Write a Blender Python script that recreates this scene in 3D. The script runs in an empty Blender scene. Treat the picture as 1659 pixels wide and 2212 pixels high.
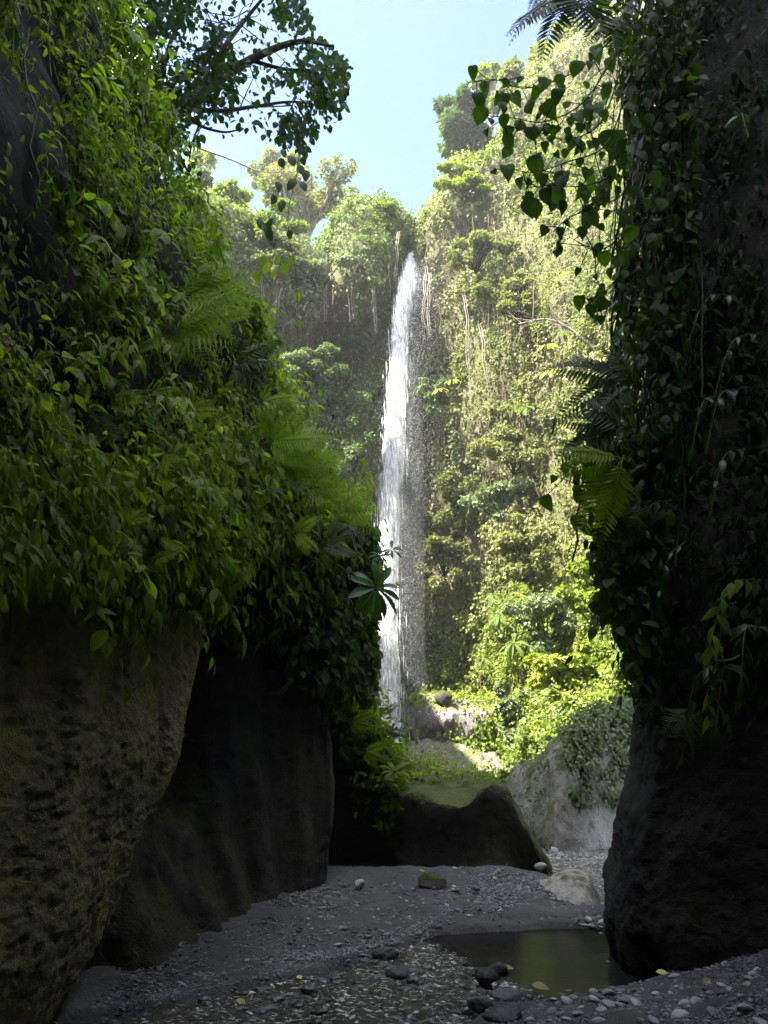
import bpy, math, random
import numpy as np
from mathutils import Vector, Matrix

random.seed(7)
RNG = np.random.default_rng(11)
SC = bpy.context.scene
COL = SC.collection
R = math.radians

# ------------------------------------------------------------------ camera
PITCH = R(16.0)
CAM = np.array([0.0, 0.0, 2.0])
cam_d = bpy.data.cameras.new('camera')
cam_d.sensor_fit = 'VERTICAL'
cam_d.sensor_height = 34.6
cam_d.lens = 26.0
cam_d.clip_start = 0.05
cam_d.clip_end = 5000
cam = bpy.data.objects.new('camera', cam_d)
COL.objects.link(cam)
cam.location = CAM
cam.rotation_euler = (math.pi / 2 + PITCH, 0, 0)
SC.camera = cam

# ------------------------------------------------------------------ sky, sun, exposure
TO_SUN = np.array([-0.48, -0.25, 0.84]); TO_SUN /= np.linalg.norm(TO_SUN)
world = bpy.data.worlds.new('World')
SC.world = world
world.use_nodes = True
wn = world.node_tree.nodes; wl = world.node_tree.links
wn.clear()
w_out = wn.new('ShaderNodeOutputWorld')
w_bg = wn.new('ShaderNodeBackground')
w_sky = wn.new('ShaderNodeTexSky')
w_sky.sky_type = 'NISHITA'
w_sky.sun_disc = False
w_sky.sun_elevation = math.asin(TO_SUN[2])
w_sky.sun_rotation = math.atan2(TO_SUN[0], TO_SUN[1])
w_sky.air_density = 0.75
w_sky.dust_density = 1.5
w_sky.ozone_density = 1.0
w_bg.inputs['Strength'].default_value = 0.05
# cloud over the whole sky, by direction, brightened to add fill in the shade
w_tc = wn.new('ShaderNodeTexCoord')
w_map = wn.new('ShaderNodeMapping'); w_map.inputs['Scale'].default_value = (1.0, 1.0, 1.9)
w_map.inputs['Location'].default_value = (4.582, -3.596, -4.764)
w_n = wn.new('ShaderNodeTexNoise'); w_n.inputs['Scale'].default_value = 2.3; w_n.inputs['Detail'].default_value = 7.0
w_n.inputs['Roughness'].default_value = 0.52
w_r = wn.new('ShaderNodeValToRGB')
w_r.color_ramp.elements[0].position = 0.52; w_r.color_ramp.elements[1].position = 0.72
w_mix = wn.new('ShaderNodeMix'); w_mix.data_type = 'RGBA'
w_mul = wn.new('ShaderNodeMath'); w_mul.operation = 'MULTIPLY'; w_mul.inputs[1].default_value = 0.9
wl.new(w_tc.outputs['Generated'], w_map.inputs['Vector'])
wl.new(w_map.outputs['Vector'], w_n.inputs['Vector'])
wl.new(w_n.outputs['Fac'], w_r.inputs['Fac'])
wl.new(w_r.outputs['Color'], w_mul.inputs[0])
wl.new(w_mul.outputs[0], w_mix.inputs['Factor'])
wl.new(w_sky.outputs['Color'], w_mix.inputs['A'])
w_mix.inputs['B'].default_value = (32.0, 32.2, 32.6, 1)
wl.new(w_mix.outputs['Result'], w_bg.inputs['Color'])
wl.new(w_bg.outputs['Background'], w_out.inputs['Surface'])

sun_d = bpy.data.lights.new('sun', 'SUN')
sun_d.energy = 2.75
sun_d.angle = R(0.5)
sun_d.color = (1.0, 0.94, 0.84)
sun = bpy.data.objects.new('sun', sun_d)
COL.objects.link(sun)
sun.rotation_euler = Vector(-TO_SUN).to_track_quat('-Z', 'Y').to_euler()

SC.view_settings.view_transform = 'Standard'
SC.view_settings.look = 'None'
SC.view_settings.gamma = 1.0
SC.view_settings.exposure = 3.68
SC.view_settings.use_curve_mapping = False
SC.cycles.max_bounces = 10
SC.cycles.diffuse_bounces = 7
SC.cycles.transparent_max_bounces = 24
SC.cycles.sample_clamp_indirect = 6.0
SC.cycles.use_denoising = True

# ------------------------------------------------------------------ picture <-> place
KPX = math.tan(R(33.64)) / 1106.0          # photograph at 1659 x 2212
SP, CP = math.sin(PITCH), math.cos(PITCH)


def P(px, py, d):
    """the point at forward distance d that is seen at pixel px, py"""
    xc = (px - 829.5) * KPX; yc = (1106.0 - py) * KPX
    dy = CP - yc * SP
    return np.array([xc * d / dy, d, CAM[2] + d * (SP + yc * CP) / dy])


def PV(px, py, d):
    xc = (px - 829.5) * KPX; yc = (1106.0 - py) * KPX
    dy = CP - yc * SP
    return np.stack([xc * d / dy, d + 0 * xc, CAM[2] + d * (SP + yc * CP) / dy], -1)


def proj(V):
    V = np.asarray(V, float) - CAM
    f = V[..., 1] * CP + V[..., 2] * SP
    u = -V[..., 1] * SP + V[..., 2] * CP
    f = np.where(np.abs(f) < 1e-4, 1e-4, f)
    return 829.5 + V[..., 0] / f / KPX, 1106 - u / f / KPX, V[..., 1]


def ground_hit(px, py, z=0.0):
    xc = (px - 829.5) * KPX; yc = (1106.0 - py) * KPX
    dy = CP - yc * SP
    return P(px, py, (z - CAM[2]) * dy / (SP + yc * CP))


# ------------------------------------------------------------------ noise
def _hash(ix, iy, iz, seed):
    h = (ix.astype(np.int64) * 374761393 + iy.astype(np.int64) * 668265263 + iz.astype(np.int64) * 2147483647 + seed * 974634) & 0xFFFFFFFF
    h = ((h ^ (h >> 13)) * 1274126177) & 0xFFFFFFFF
    h = ((h ^ (h >> 16)) * 2246822519) & 0xFFFFFFFF
    return ((h ^ (h >> 15)) & 0xFFFFFF) / float(0xFFFFFF)


def vnoise(p, seed=0):
    i = np.floor(p).astype(np.int64); f = p - i
    f = f * f * f * (f * (f * 6 - 15) + 10)
    x, y, z = i[..., 0], i[..., 1], i[..., 2]
    fx, fy, fz = f[..., 0], f[..., 1], f[..., 2]
    out = 0
    for dx in (0, 1):
        for dy in (0, 1):
            for dz in (0, 1):
                w = (fx if dx else 1 - fx) * (fy if dy else 1 - fy) * (fz if dz else 1 - fz)
                out = out + w * _hash(x + dx, y + dy, z + dz, seed)
    return out * 2 - 1


def fbm(p, freq=1.0, octs=4, seed=0, gain=0.5, scale=(1, 1, 1)):
    p = np.asarray(p, float) * np.array(scale) * freq
    a, s, t = 1.0, 0.0, 0.0
    for o in range(octs):
        s = s + a * vnoise(p + 17.3 * o, seed + o); t += a
        a *= gain; p = p * 2.03
    return s / t


# ------------------------------------------------------------------ mesh helpers
def np_mesh(name, V, F, mat=None, uv=None, smooth=True):
    """V (n,3); F an int array (m,k) or a list of such arrays"""
    if not isinstance(F, (list, tuple)):
        F = [F]
    F = [np.asarray(f, np.int32) for f in F if len(f)]
    me = bpy.data.meshes.new(name)
    V = np.ascontiguousarray(V, np.float32)
    me.vertices.add(len(V)); me.vertices.foreach_set('co', V.ravel())
    loops = np.concatenate([f.ravel() for f in F])
    tot = np.concatenate([np.full(len(f), f.shape[1], np.int32) for f in F])
    st = np.concatenate([[0], np.cumsum(tot)[:-1]]).astype(np.int32)
    me.loops.add(len(loops)); me.loops.foreach_set('vertex_index', loops)
    me.polygons.add(len(tot)); me.polygons.foreach_set('loop_start', st)
    me.polygons.foreach_set('loop_total', tot)
    me.update(calc_edges=True)
    me.polygons.foreach_set('use_smooth', np.full(len(tot), bool(smooth)))
    if uv is not None:
        ul = me.uv_layers.new(name='UVMap')
        ul.data.foreach_set('uv', np.ascontiguousarray(np.asarray(uv, np.float32)[loops]).ravel())
    if mat is not None:
        me.materials.append(mat)
    me.validate()
    return me


def link(name, me, parent=None, label=None, cat=None, group=None, kind=None, loc=None, rot=None, scale=None):
    o = bpy.data.objects.new(name, me)
    COL.objects.link(o)
    if parent is not None:
        o.parent = parent
    if loc is not None: o.location = loc
    if rot is not None: o.rotation_euler = rot
    if scale is not None: o.scale = scale if hasattr(scale, '__len__') else (scale,) * 3
    if label: o['label'] = label
    if cat: o['category'] = cat
    if group: o['group'] = group
    if kind: o['kind'] = kind
    return o


def thing(name, loc, label, cat, group=None, rot=None):
    return link(name, None, None, label, cat, group, None, loc, rot)


def norm(v):
    return v / np.maximum(np.linalg.norm(v, axis=-1, keepdims=True), 1e-9)


def resample(A, n, axis, closed=False):
    """Catmull-Rom along an axis of an array of control points"""
    A = np.moveaxis(np.asarray(A, float), axis, 0)
    m = len(A)
    if closed:
        t = np.linspace(0, m, n, endpoint=False)
        i = np.floor(t).astype(int); f = t - i
        g = lambda k: A[(i + k) % m]
    else:
        t = np.linspace(0, m - 1, n)
        i = np.minimum(np.floor(t).astype(int), m - 2); f = t - i
        E = np.concatenate([[2 * A[0] - A[1]], A, [2 * A[-1] - A[-2]]])
        g = lambda k: E[i + 1 + k]
    f = f.reshape((-1,) + (1,) * (A.ndim - 1))
    p0, p1, p2, p3 = g(-1), g(0), g(1), g(2)
    out = 0.5 * (2 * p1 + (p2 - p0) * f + (2 * p0 - 5 * p1 + 4 * p2 - p3) * f * f + (3 * p1 - p0 - 3 * p2 + p3) * f ** 3)
    return np.moveaxis(out, 0, axis)


def grid_normals(G):
    du = np.gradient(G, axis=1); dv = np.gradient(G, axis=0)
    return norm(np.cross(du, dv))


def grid_faces(nv, nu, closed_u=False):
    i = np.arange(nv * nu).reshape(nv, nu)
    if closed_u:
        i = np.concatenate([i, i[:, :1]], 1)
    return np.stack([i[:-1, :-1], i[:-1, 1:], i[1:, 1:], i[1:, :-1]], -1).reshape(-1, 4)


class Patch:
    """a displaced sheet of rock made from a grid of control points"""
    def __init__(s, ctrl, nv, nu, flip=False, disp=()):
        G = resample(resample(ctrl, nv, 0), nu, 1)
        for (amp, freq, octs, seed, sc) in disp:
            N = grid_normals(G) * (-1 if flip else 1)
            G = G + N * (amp * fbm(G, freq, octs, seed, scale=sc))[..., None]
        s.G = G; s.N = grid_normals(G) * (-1 if flip else 1); s.flip = flip

    def mesh(s, name, mat, smooth=True):
        nv, nu = s.G.shape[:2]
        F = grid_faces(nv, nu)
        if s.flip: F = F[:, ::-1]
        uv = np.stack(np.meshgrid(np.linspace(0, 1, nu), np.linspace(0, 1, nv)), -1).reshape(-1, 2)
        return np_mesh(name, s.G.reshape(-1, 3), F, mat, uv, smooth)

    def scatter(s, n, mask=None, seed=0, screen=True):
        """n random points on the sheet (density even in the picture when screen), their normals"""
        rng = np.random.default_rng(seed)
        G = s.G
        C = (G[:-1, :-1] + G[1:, 1:]) / 2
        a = np.linalg.norm(np.cross(G[1:, 1:] - G[:-1, :-1], G[1:, :-1] - G[:-1, 1:]), axis=-1) / 2
        if screen:
            a = a / np.maximum(((C - CAM) ** 2).sum(-1), 4.0)
        if mask is not None:
            a = a * np.clip(mask(C), 0, None)
        w = a.ravel(); w = w / w.sum()
        k = rng.choice(len(w), n, p=w)
        iv, iu = np.divmod(k, C.shape[1])
        fu, fv = rng.random(n)[:, None], rng.random(n)[:, None]
        b = lambda A: (A[iv, iu] * (1 - fu) * (1 - fv) + A[iv, iu + 1] * fu * (1 - fv) + A[iv + 1, iu] * (1 - fu) * fv + A[iv + 1, iu + 1] * fu * fv)
        return b(G), norm(b(s.N)), rng


def tube_arrays(pts, rad, sides=6):
    pts = np.asarray(pts, float); n = len(pts)
    rad = np.broadcast_to(np.asarray(rad, float), (n,))
    T = norm(np.gradient(pts, axis=0))
    ref = np.array([0.0, 0, 1]) if abs(T[:, 2]).mean() < 0.8 else np.array([1.0, 0, 0])
    A = norm(np.cross(T, ref)); B = np.cross(T, A)
    th = np.linspace(0, 2 * np.pi, sides, endpoint=False)
    V = pts[:, None] + rad[:, None, None] * (A[:, None] * np.cos(th)[None, :, None] + B[:, None] * np.sin(th)[None, :, None])
    return V.reshape(-1, 3), grid_faces(n, sides, True)


def tubes_mesh(name, chains, mat, sides=5):
    """chains: list of (points, radii)"""
    VV, FF, off = [], [], 0
    for pts, rad in chains:
        v, f = tube_arrays(pts, rad, sides)
        VV.append(v); FF.append(f + off); off += len(v)
    return np_mesh(name, np.concatenate(VV), np.concatenate(FF), mat)


def smooth_path(ctrl, n):
    return resample(np.asarray(ctrl, float), n, 0)


# leaf templates: x across, y along, z up ------------------------------------------------
def leaf_template(rows, fold=0.25, droop=0.35, tail=None):
    """rows: (t along, half width); returns V, F (triangles), uv"""
    V, UV = [], []
    for t, w in rows:
        z = -droop * t * t
        for sx in (-1, 0, 1):
            V.append((sx * w, t, z + fold * abs(sx) * w)); UV.append((0.5 + 0.5 * sx, max(t, 0)))
    F = []
    for r in range(len(rows) - 1):
        a = 3 * r; b = a + 3
        F += [(a, a + 1, b + 1), (a, b + 1, b), (a + 1, a + 2, b + 2), (a + 1, b + 2, b + 1)]
    return np.array(V, float), np.array(F, np.int32), np.array(UV, float)


T_FAR = (np.array([(0, 0, 0), (.36, .45, .07), (0, 1, -.16), (-.36, .45, .07)], float), np.array([(0, 1, 2), (0, 2, 3)], np.int32),
         np.array([(.5, 0), (1, .45), (.5, 1), (0, .45)], float))
T_MID = leaf_template([(0, .02), (.25, .22), (.55, .27), (.82, .14), (1, .005)], .3, .3)
T_LANCE = leaf_template([(0, .012), (.1, .07), (.25, .15), (.4, .18), (.58, .155), (.76, .09), (.9, .035), (1, .003)], .3, .42)
T_OVAL = leaf_template([(0, .02), (.08, .16), (.25, .29), (.45, .34), (.65, .3), (.83, .19), (.95, .06), (1, .005)], .18, .25)
T_HEART = leaf_template([(-.13, .2), (-.06, .36), (.08, .47), (.28, .5), (.5, .44), (.7, .31), (.87, .13), (1, .005)], .12, .22)
T_STRAP = leaf_template([(0, .02), (.12, .05), (.3, .1), (.5, .145), (.7, .16), (.86, .12), (.96, .05), (1, .005)], .3, .5)


def leaf_cloud(name, tmpl, pos, ydir, zdir, size, mat, width=None):
    T, F, UV = tmpl
    Y = norm(ydir); Z = zdir - (zdir * Y).sum(-1, keepdims=True) * Y; Z = norm(Z)
    X = np.cross(Y, Z)
    s = np.asarray(size, float)[:, None, None]
    wx = 1.0 if width is None else np.asarray(width, float)[:, None, None]
    V = pos[:, None] + s * (X[:, None] * T[None, :, 0:1] * wx + Y[:, None] * T[None, :, 1:2] + Z[:, None] * T[None, :, 2:3])
    n, k = len(pos), len(T)
    FF = (F[None] + (np.arange(n) * k)[:, None, None]).reshape(-1, 3)
    return np_mesh(name, V.reshape(-1, 3), FF, mat, np.tile(UV, (n, 1)))


def tmpl_mesh(name, tmpl, mat, s=1.0):
    return np_mesh(name, tmpl[0] * s, tmpl[1], mat, tmpl[2])


def frame_matrix(pos, ydir, zdir, s):
    y = norm(np.asarray(ydir, float)); z = np.asarray(zdir, float); z = norm(z - (z @ y) * y); x = np.cross(y, z)
    M = Matrix(((x[0], y[0], z[0], pos[0]), (x[1], y[1], z[1], pos[1]), (x[2], y[2], z[2], pos[2]), (0, 0, 0, 1)))
    return M @ Matrix.Diagonal((s, s, s, 1))


def place(name, me, parent, pos, ydir, zdir, s, label=None):
    """a part placed by its world position, under a parent that only has a location"""
    o = link(name, me, parent, label)
    M = frame_matrix(np.asarray(pos) - np.array(parent.location if parent else (0, 0, 0)), ydir, zdir, s)
    o.matrix_basis = M
    return o


# ------------------------------------------------------------------ materials
def new_mat(name):
    m = bpy.data.materials.new(name); m.use_nodes = True
    nt = m.node_tree; nt.nodes.clear()
    out = nt.nodes.new('ShaderNodeOutputMaterial')
    return m, nt, nt.nodes, nt.links, out


def ramp(N, pts):
    r = N.new('ShaderNodeValToRGB')
    el = r.color_ramp.elements
    while len(el) < len(pts): el.new(0.5)
    for e, (p, c) in zip(el, pts):
        e.position = p; e.color = (c[0], c[1], c[2], 1)
    return r


def leaf_mat(name, cols, trans_col, trans=0.4, rough=0.42, spec=0.4, veins=0.0, patch=0.5, by_object=False, holes=0.0):
    """cols: 4 base colours from deep to pale, chosen per leaf and per patch"""
    m, nt, N, L, out = new_mat(name)
    geo = N.new('ShaderNodeNewGeometry')
    if by_object:
        oi = N.new('ShaderNodeObjectInfo'); rnd = oi.outputs['Random']
    else:
        rnd = geo.outputs['Random Per Island']
    nz = N.new('ShaderNodeTexNoise'); nz.inputs['Scale'].default_value = patch; nz.inputs['Detail'].default_value = 3
    L.new(geo.outputs['Position'], nz.inputs['Vector'])
    mr = N.new('ShaderNodeMapRange'); mr.inputs['From Min'].default_value = .3; mr.inputs['From Max'].default_value = .7
    L.new(nz.outputs['Fac'], mr.inputs['Value'])
    mx = N.new('ShaderNodeMath'); mx.operation = 'MULTIPLY_ADD'; mx.inputs[1].default_value = .45
    L.new(rnd, mx.inputs[0])
    sc = N.new('ShaderNodeMath'); sc.operation = 'MULTIPLY'; sc.inputs[1].default_value = .55
    L.new(mr.outputs[0], sc.inputs[0]); L.new(sc.outputs[0], mx.inputs[2])
    rp = ramp(N, [(0.02 + 0.96 * i / (len(cols) - 1), c) for i, c in enumerate(cols)])
    L.new(mx.outputs[0], rp.inputs['Fac'])
    col = rp.outputs['Color']
    if veins > 0:
        uvn = N.new('ShaderNodeUVMap'); sx = N.new('ShaderNodeSeparateXYZ'); L.new(uvn.outputs[0], sx.inputs[0])
        a = N.new('ShaderNodeMath'); a.operation = 'SUBTRACT'; L.new(sx.outputs[0], a.inputs[0]); a.inputs[1].default_value = .5
        b = N.new('ShaderNodeMath'); b.operation = 'ABSOLUTE'; L.new(a.outputs[0], b.inputs[0])
        c = N.new('ShaderNodeMath'); c.operation = 'MULTIPLY_ADD'; L.new(b.outputs[0], c.inputs[0]); c.inputs[1].default_value = -0.75; L.new(sx.outputs[1], c.inputs[2])
        d = N.new('ShaderNodeMath'); d.operation = 'MULTIPLY'; L.new(c.outputs[0], d.inputs[0]); d.inputs[1].default_value = 48
        e = N.new('ShaderNodeMath'); e.operation = 'SINE'; L.new(d.outputs[0], e.inputs[0])
        f = N.new('ShaderNodeMapRange'); f.inputs['From Min'].default_value = .82; f.inputs['From Max'].default_value = 1.0; L.new(e.outputs[0], f.inputs['Value'])
        g = N.new('ShaderNodeMapRange'); g.inputs['From Min'].default_value = .035; g.inputs['From Max'].default_value = .012; L.new(b.outputs[0], g.inputs['Value'])
        h = N.new('ShaderNodeMath'); h.operation = 'MAXIMUM'; L.new(f.outputs[0], h.inputs[0]); L.new(g.outputs[0], h.inputs[1])
        k = N.new('ShaderNodeMath'); k.operation = 'MULTIPLY'; L.new(h.outputs[0], k.inputs[0]); k.inputs[1].default_value = veins
        vm = N.new('ShaderNodeMix'); vm.data_type = 'RGBA'; L.new(k.outputs[0], vm.inputs['Factor']); L.new(col, vm.inputs['A'])
        vm.inputs['B'].default_value = tuple(0.45 * q for q in cols[1]) + (1,)
        col = vm.outputs['Result']
    bs = N.new('ShaderNodeBsdfPrincipled'); bs.inputs['Roughness'].default_value = rough
    bs.inputs['Specular IOR Level'].default_value = spec
    L.new(col, bs.inputs['Base Color'])
    tr = N.new('ShaderNodeBsdfTranslucent')
    tm = N.new('ShaderNodeMix'); tm.data_type = 'RGBA'; tm.blend_type = 'MULTIPLY'; tm.inputs['Factor'].default_value = 1
    L.new(col, tm.inputs['A']); tm.inputs['B'].default_value = trans_col + (1,)
    L.new(tm.outputs['Result'], tr.inputs['Color'])
    mix = N.new('ShaderNodeMixShader'); mix.inputs['Fac'].default_value = trans
    L.new(bs.outputs[0], mix.inputs[1]); L.new(tr.outputs[0], mix.inputs[2])
    L.new(mix.outputs[0], out.inputs['Surface'])
    return m


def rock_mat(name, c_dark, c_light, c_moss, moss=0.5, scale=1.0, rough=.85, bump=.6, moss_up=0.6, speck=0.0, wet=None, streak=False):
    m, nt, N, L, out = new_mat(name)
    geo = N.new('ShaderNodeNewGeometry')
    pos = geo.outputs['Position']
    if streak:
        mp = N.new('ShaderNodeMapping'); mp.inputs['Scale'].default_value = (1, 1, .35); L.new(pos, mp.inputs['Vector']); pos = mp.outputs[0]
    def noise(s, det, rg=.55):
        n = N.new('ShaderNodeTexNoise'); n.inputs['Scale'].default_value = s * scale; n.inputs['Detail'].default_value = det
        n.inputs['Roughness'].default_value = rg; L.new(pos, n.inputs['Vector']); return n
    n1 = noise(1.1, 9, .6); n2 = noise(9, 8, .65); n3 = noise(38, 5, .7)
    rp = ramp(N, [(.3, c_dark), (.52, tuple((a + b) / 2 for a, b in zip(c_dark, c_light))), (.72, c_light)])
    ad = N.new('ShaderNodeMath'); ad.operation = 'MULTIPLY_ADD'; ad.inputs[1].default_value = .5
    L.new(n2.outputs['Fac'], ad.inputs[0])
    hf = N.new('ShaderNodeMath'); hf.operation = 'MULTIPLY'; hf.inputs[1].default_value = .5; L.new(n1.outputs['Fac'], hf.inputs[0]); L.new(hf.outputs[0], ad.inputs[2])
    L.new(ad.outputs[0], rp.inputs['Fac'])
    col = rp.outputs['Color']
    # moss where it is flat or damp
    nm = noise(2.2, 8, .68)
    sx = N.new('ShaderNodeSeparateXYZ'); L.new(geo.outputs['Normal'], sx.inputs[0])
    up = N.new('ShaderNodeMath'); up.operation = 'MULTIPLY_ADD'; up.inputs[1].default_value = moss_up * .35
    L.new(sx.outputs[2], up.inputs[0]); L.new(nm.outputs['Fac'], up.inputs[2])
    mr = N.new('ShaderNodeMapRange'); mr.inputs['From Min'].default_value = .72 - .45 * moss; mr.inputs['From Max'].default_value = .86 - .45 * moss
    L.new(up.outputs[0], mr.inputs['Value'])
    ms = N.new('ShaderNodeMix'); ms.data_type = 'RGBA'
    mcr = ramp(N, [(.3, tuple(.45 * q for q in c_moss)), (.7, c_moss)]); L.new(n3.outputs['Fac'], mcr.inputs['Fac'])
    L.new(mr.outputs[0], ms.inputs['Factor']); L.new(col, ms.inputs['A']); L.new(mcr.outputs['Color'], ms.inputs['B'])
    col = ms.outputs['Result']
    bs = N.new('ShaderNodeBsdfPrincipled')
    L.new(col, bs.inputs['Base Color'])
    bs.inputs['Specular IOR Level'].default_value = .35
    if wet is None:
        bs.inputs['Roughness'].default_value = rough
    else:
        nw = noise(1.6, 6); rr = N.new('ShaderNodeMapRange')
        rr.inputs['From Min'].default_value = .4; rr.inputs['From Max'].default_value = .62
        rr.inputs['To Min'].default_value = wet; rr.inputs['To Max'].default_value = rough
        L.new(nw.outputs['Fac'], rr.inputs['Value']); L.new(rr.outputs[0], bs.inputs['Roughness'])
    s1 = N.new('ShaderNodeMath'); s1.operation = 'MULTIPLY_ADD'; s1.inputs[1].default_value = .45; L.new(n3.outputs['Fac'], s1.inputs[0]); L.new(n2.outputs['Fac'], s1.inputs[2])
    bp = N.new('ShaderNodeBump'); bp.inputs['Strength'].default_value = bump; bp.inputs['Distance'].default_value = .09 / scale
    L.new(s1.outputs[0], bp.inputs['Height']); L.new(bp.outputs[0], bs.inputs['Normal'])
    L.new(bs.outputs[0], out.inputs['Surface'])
    return m


def plain_mat(name, col, rough=.7, spec=.3, var=.4, scale=8, bump=.2, by_object=False):
    m, nt, N, L, out = new_mat(name)
    geo = N.new('ShaderNodeNewGeometry')
    n = N.new('ShaderNodeTexNoise'); n.inputs['Scale'].default_value = scale; n.inputs['Detail'].default_value = 6
    L.new(geo.outputs['Position'], n.inputs['Vector'])
    rp = ramp(N, [(.3, tuple(q * (1 - var) for q in col)), (.7, tuple(q * (1 + var) for q in col))])
    if by_object:
        oi = N.new('ShaderNodeObjectInfo'); src = oi.outputs['Random']
    else:
        src = geo.outputs['Random Per Island']
    ad = N.new('ShaderNodeMath'); ad.operation = 'MULTIPLY_ADD'; ad.inputs[1].default_value = .6; L.new(src, ad.inputs[0])
    h = N.new('ShaderNodeMath'); h.operation = 'MULTIPLY_ADD'; h.inputs[1].default_value = .6; h.inputs[2].default_value = -.1; L.new(n.outputs['Fac'], h.inputs[0]); L.new(h.outputs[0], ad.inputs[2])
    L.new(ad.outputs[0], rp.inputs['Fac'])
    bs = N.new('ShaderNodeBsdfPrincipled'); bs.inputs['Roughness'].default_value = rough; bs.inputs['Specular IOR Level'].default_value = spec
    L.new(rp.outputs['Color'], bs.inputs['Base Color'])
    bp = N.new('ShaderNodeBump'); bp.inputs['Strength'].default_value = bump; bp.inputs['Distance'].default_value = .05
    L.new(n.outputs['Fac'], bp.inputs['Height']); L.new(bp.outputs[0], bs.inputs['Normal'])
    L.new(bs.outputs[0], out.inputs['Surface'])
    return m


def surf_depth(patch, px, py, rad=28):
    """how far away the face of a patch is in direction px, py"""
    V = patch.G.reshape(-1, 3)
    qx, qy, qd = proj(V)
    k = (np.abs(qx - px) < rad) & (np.abs(qy - py) < rad) & (qd > 2)
    return float(qd[k].min()) if k.any() else None


M = {}
M['leaf_left'] = leaf_mat('leaf_left', [(.038, .066, .012), (.11, .165, .02), (.20, .27, .03), (.30, .37, .05)], (1.6, 1.9, .5), .56, .5, .22, .35, .6)
M['leaf_left_obj'] = leaf_mat('leaf_left_obj', [(.09, .14, .016), (.15, .225, .022), (.22, .31, .03), (.30, .40, .045)], (1.6, 1.9, .5), .56, .5, .22, .45, .5, True)
M['fern'] = leaf_mat('fern', [(.11, .18, .016), (.17, .26, .02), (.23, .33, .028), (.28, .38, .04)], (1.6, 1.9, .5), .56, .5, .22, 0, .6, True)
M['heart'] = leaf_mat('heart', [(.02, .05, .014), (.035, .08, .018), (.06, .125, .022), (.10, .18, .03)], (1.7, 1.9, .5), .5, .5, .2, .6, .5, True)
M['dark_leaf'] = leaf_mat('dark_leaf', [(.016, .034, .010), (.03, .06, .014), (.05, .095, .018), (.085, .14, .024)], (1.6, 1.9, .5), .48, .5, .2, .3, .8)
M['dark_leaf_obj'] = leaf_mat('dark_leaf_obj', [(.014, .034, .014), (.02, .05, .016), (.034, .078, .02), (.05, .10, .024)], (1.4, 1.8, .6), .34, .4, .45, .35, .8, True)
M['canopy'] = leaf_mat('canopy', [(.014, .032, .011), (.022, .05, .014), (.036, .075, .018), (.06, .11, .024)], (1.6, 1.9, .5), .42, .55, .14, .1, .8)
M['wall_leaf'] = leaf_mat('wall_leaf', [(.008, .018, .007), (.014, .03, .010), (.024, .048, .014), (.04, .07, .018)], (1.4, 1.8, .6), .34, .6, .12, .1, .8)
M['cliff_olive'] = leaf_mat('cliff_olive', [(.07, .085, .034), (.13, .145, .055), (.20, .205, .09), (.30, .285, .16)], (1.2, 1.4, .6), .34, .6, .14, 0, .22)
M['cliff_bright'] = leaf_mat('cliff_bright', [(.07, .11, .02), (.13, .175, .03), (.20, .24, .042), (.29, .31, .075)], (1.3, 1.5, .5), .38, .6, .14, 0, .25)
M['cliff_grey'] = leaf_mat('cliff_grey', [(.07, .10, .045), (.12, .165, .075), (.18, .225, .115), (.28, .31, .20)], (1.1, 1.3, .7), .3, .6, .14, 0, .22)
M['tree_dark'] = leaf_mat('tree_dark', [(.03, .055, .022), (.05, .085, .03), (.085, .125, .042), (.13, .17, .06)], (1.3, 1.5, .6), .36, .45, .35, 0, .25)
M['rosette_far'] = leaf_mat('rosette_far', [(.05, .085, .02), (.07, .115, .026), (.10, .15, .034), (.14, .19, .045)], (1.4, 1.6, .5), .4, .6, .12, 0, .3)
M['dry'] = plain_mat('dry', (.20, .16, .10), .8, .2, .5, 3, .1)
M['bark'] = plain_mat('bark', (.07, .055, .04), .9, .2, .5, 14, .5)
M['pale_bark'] = plain_mat('pale_bark', (.22, .19, .15), .85, .2, .4, 6, .3)
M['twig'] = plain_mat('twig', (.035, .035, .018), .7, .3, .4, 20, .1)
M['green_stem'] = plain_mat('green_stem', (.05, .08, .02), .6, .3, .4, 20, .1)
M['rock_moss'] = rock_mat('rock_moss', (.08, .07, .045), (.42, .37, .22), (.34, .32, .08), .58, 1.0, .65, 1.0, .2, wet=.3)
M['rock_dark'] = rock_mat('rock_dark', (.016, .0145, .013), (.075, .066, .052), (.06, .065, .016), .42, 1.0, .8, .8, .5)
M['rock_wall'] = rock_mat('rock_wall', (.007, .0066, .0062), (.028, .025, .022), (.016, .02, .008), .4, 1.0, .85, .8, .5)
M['rock_mid'] = rock_mat('rock_mid', (.07, .066, .056), (.27, .25, .20), (.11, .13, .03), .44, .9, .85, .9, 1.7)
M['rock_pale'] = rock_mat('rock_pale', (.20, .19, .17), (.54, .515, .46), (.12, .14, .05), .24, .8, .85, .6, .9)
M['cliff'] = rock_mat('cliff', (.06, .052, .036), (.26, .21, .15), (.15, .165, .05), .72, .35, .9, .9, .6)
M['wet_rock'] = rock_mat('wet_rock', (.08, .07, .072), (.36, .31, .32), (.15, .17, .045), .18, .6, .5, .9, .8, wet=.2, streak=True)
M['boulder'] = rock_mat('boulder', (.2, .19, .17), (.62, .60, .54), (.12, .12, .06), .25, 2.5, .8, .5, .5)
M['earth'] = rock_mat('earth', (.05, .05, .053), (.15, .147, .145), (.10, .10, .06), .05, 3.0, .62, 1.0, .1)
M['stone'] = plain_mat('stone', (.16, .16, .17), .55, .45, .58, 12, .25)
M['stone_obj'] = plain_mat('stone_obj', (.29, .29, .30), .6, .4, .6, 14, .25, True)
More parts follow.
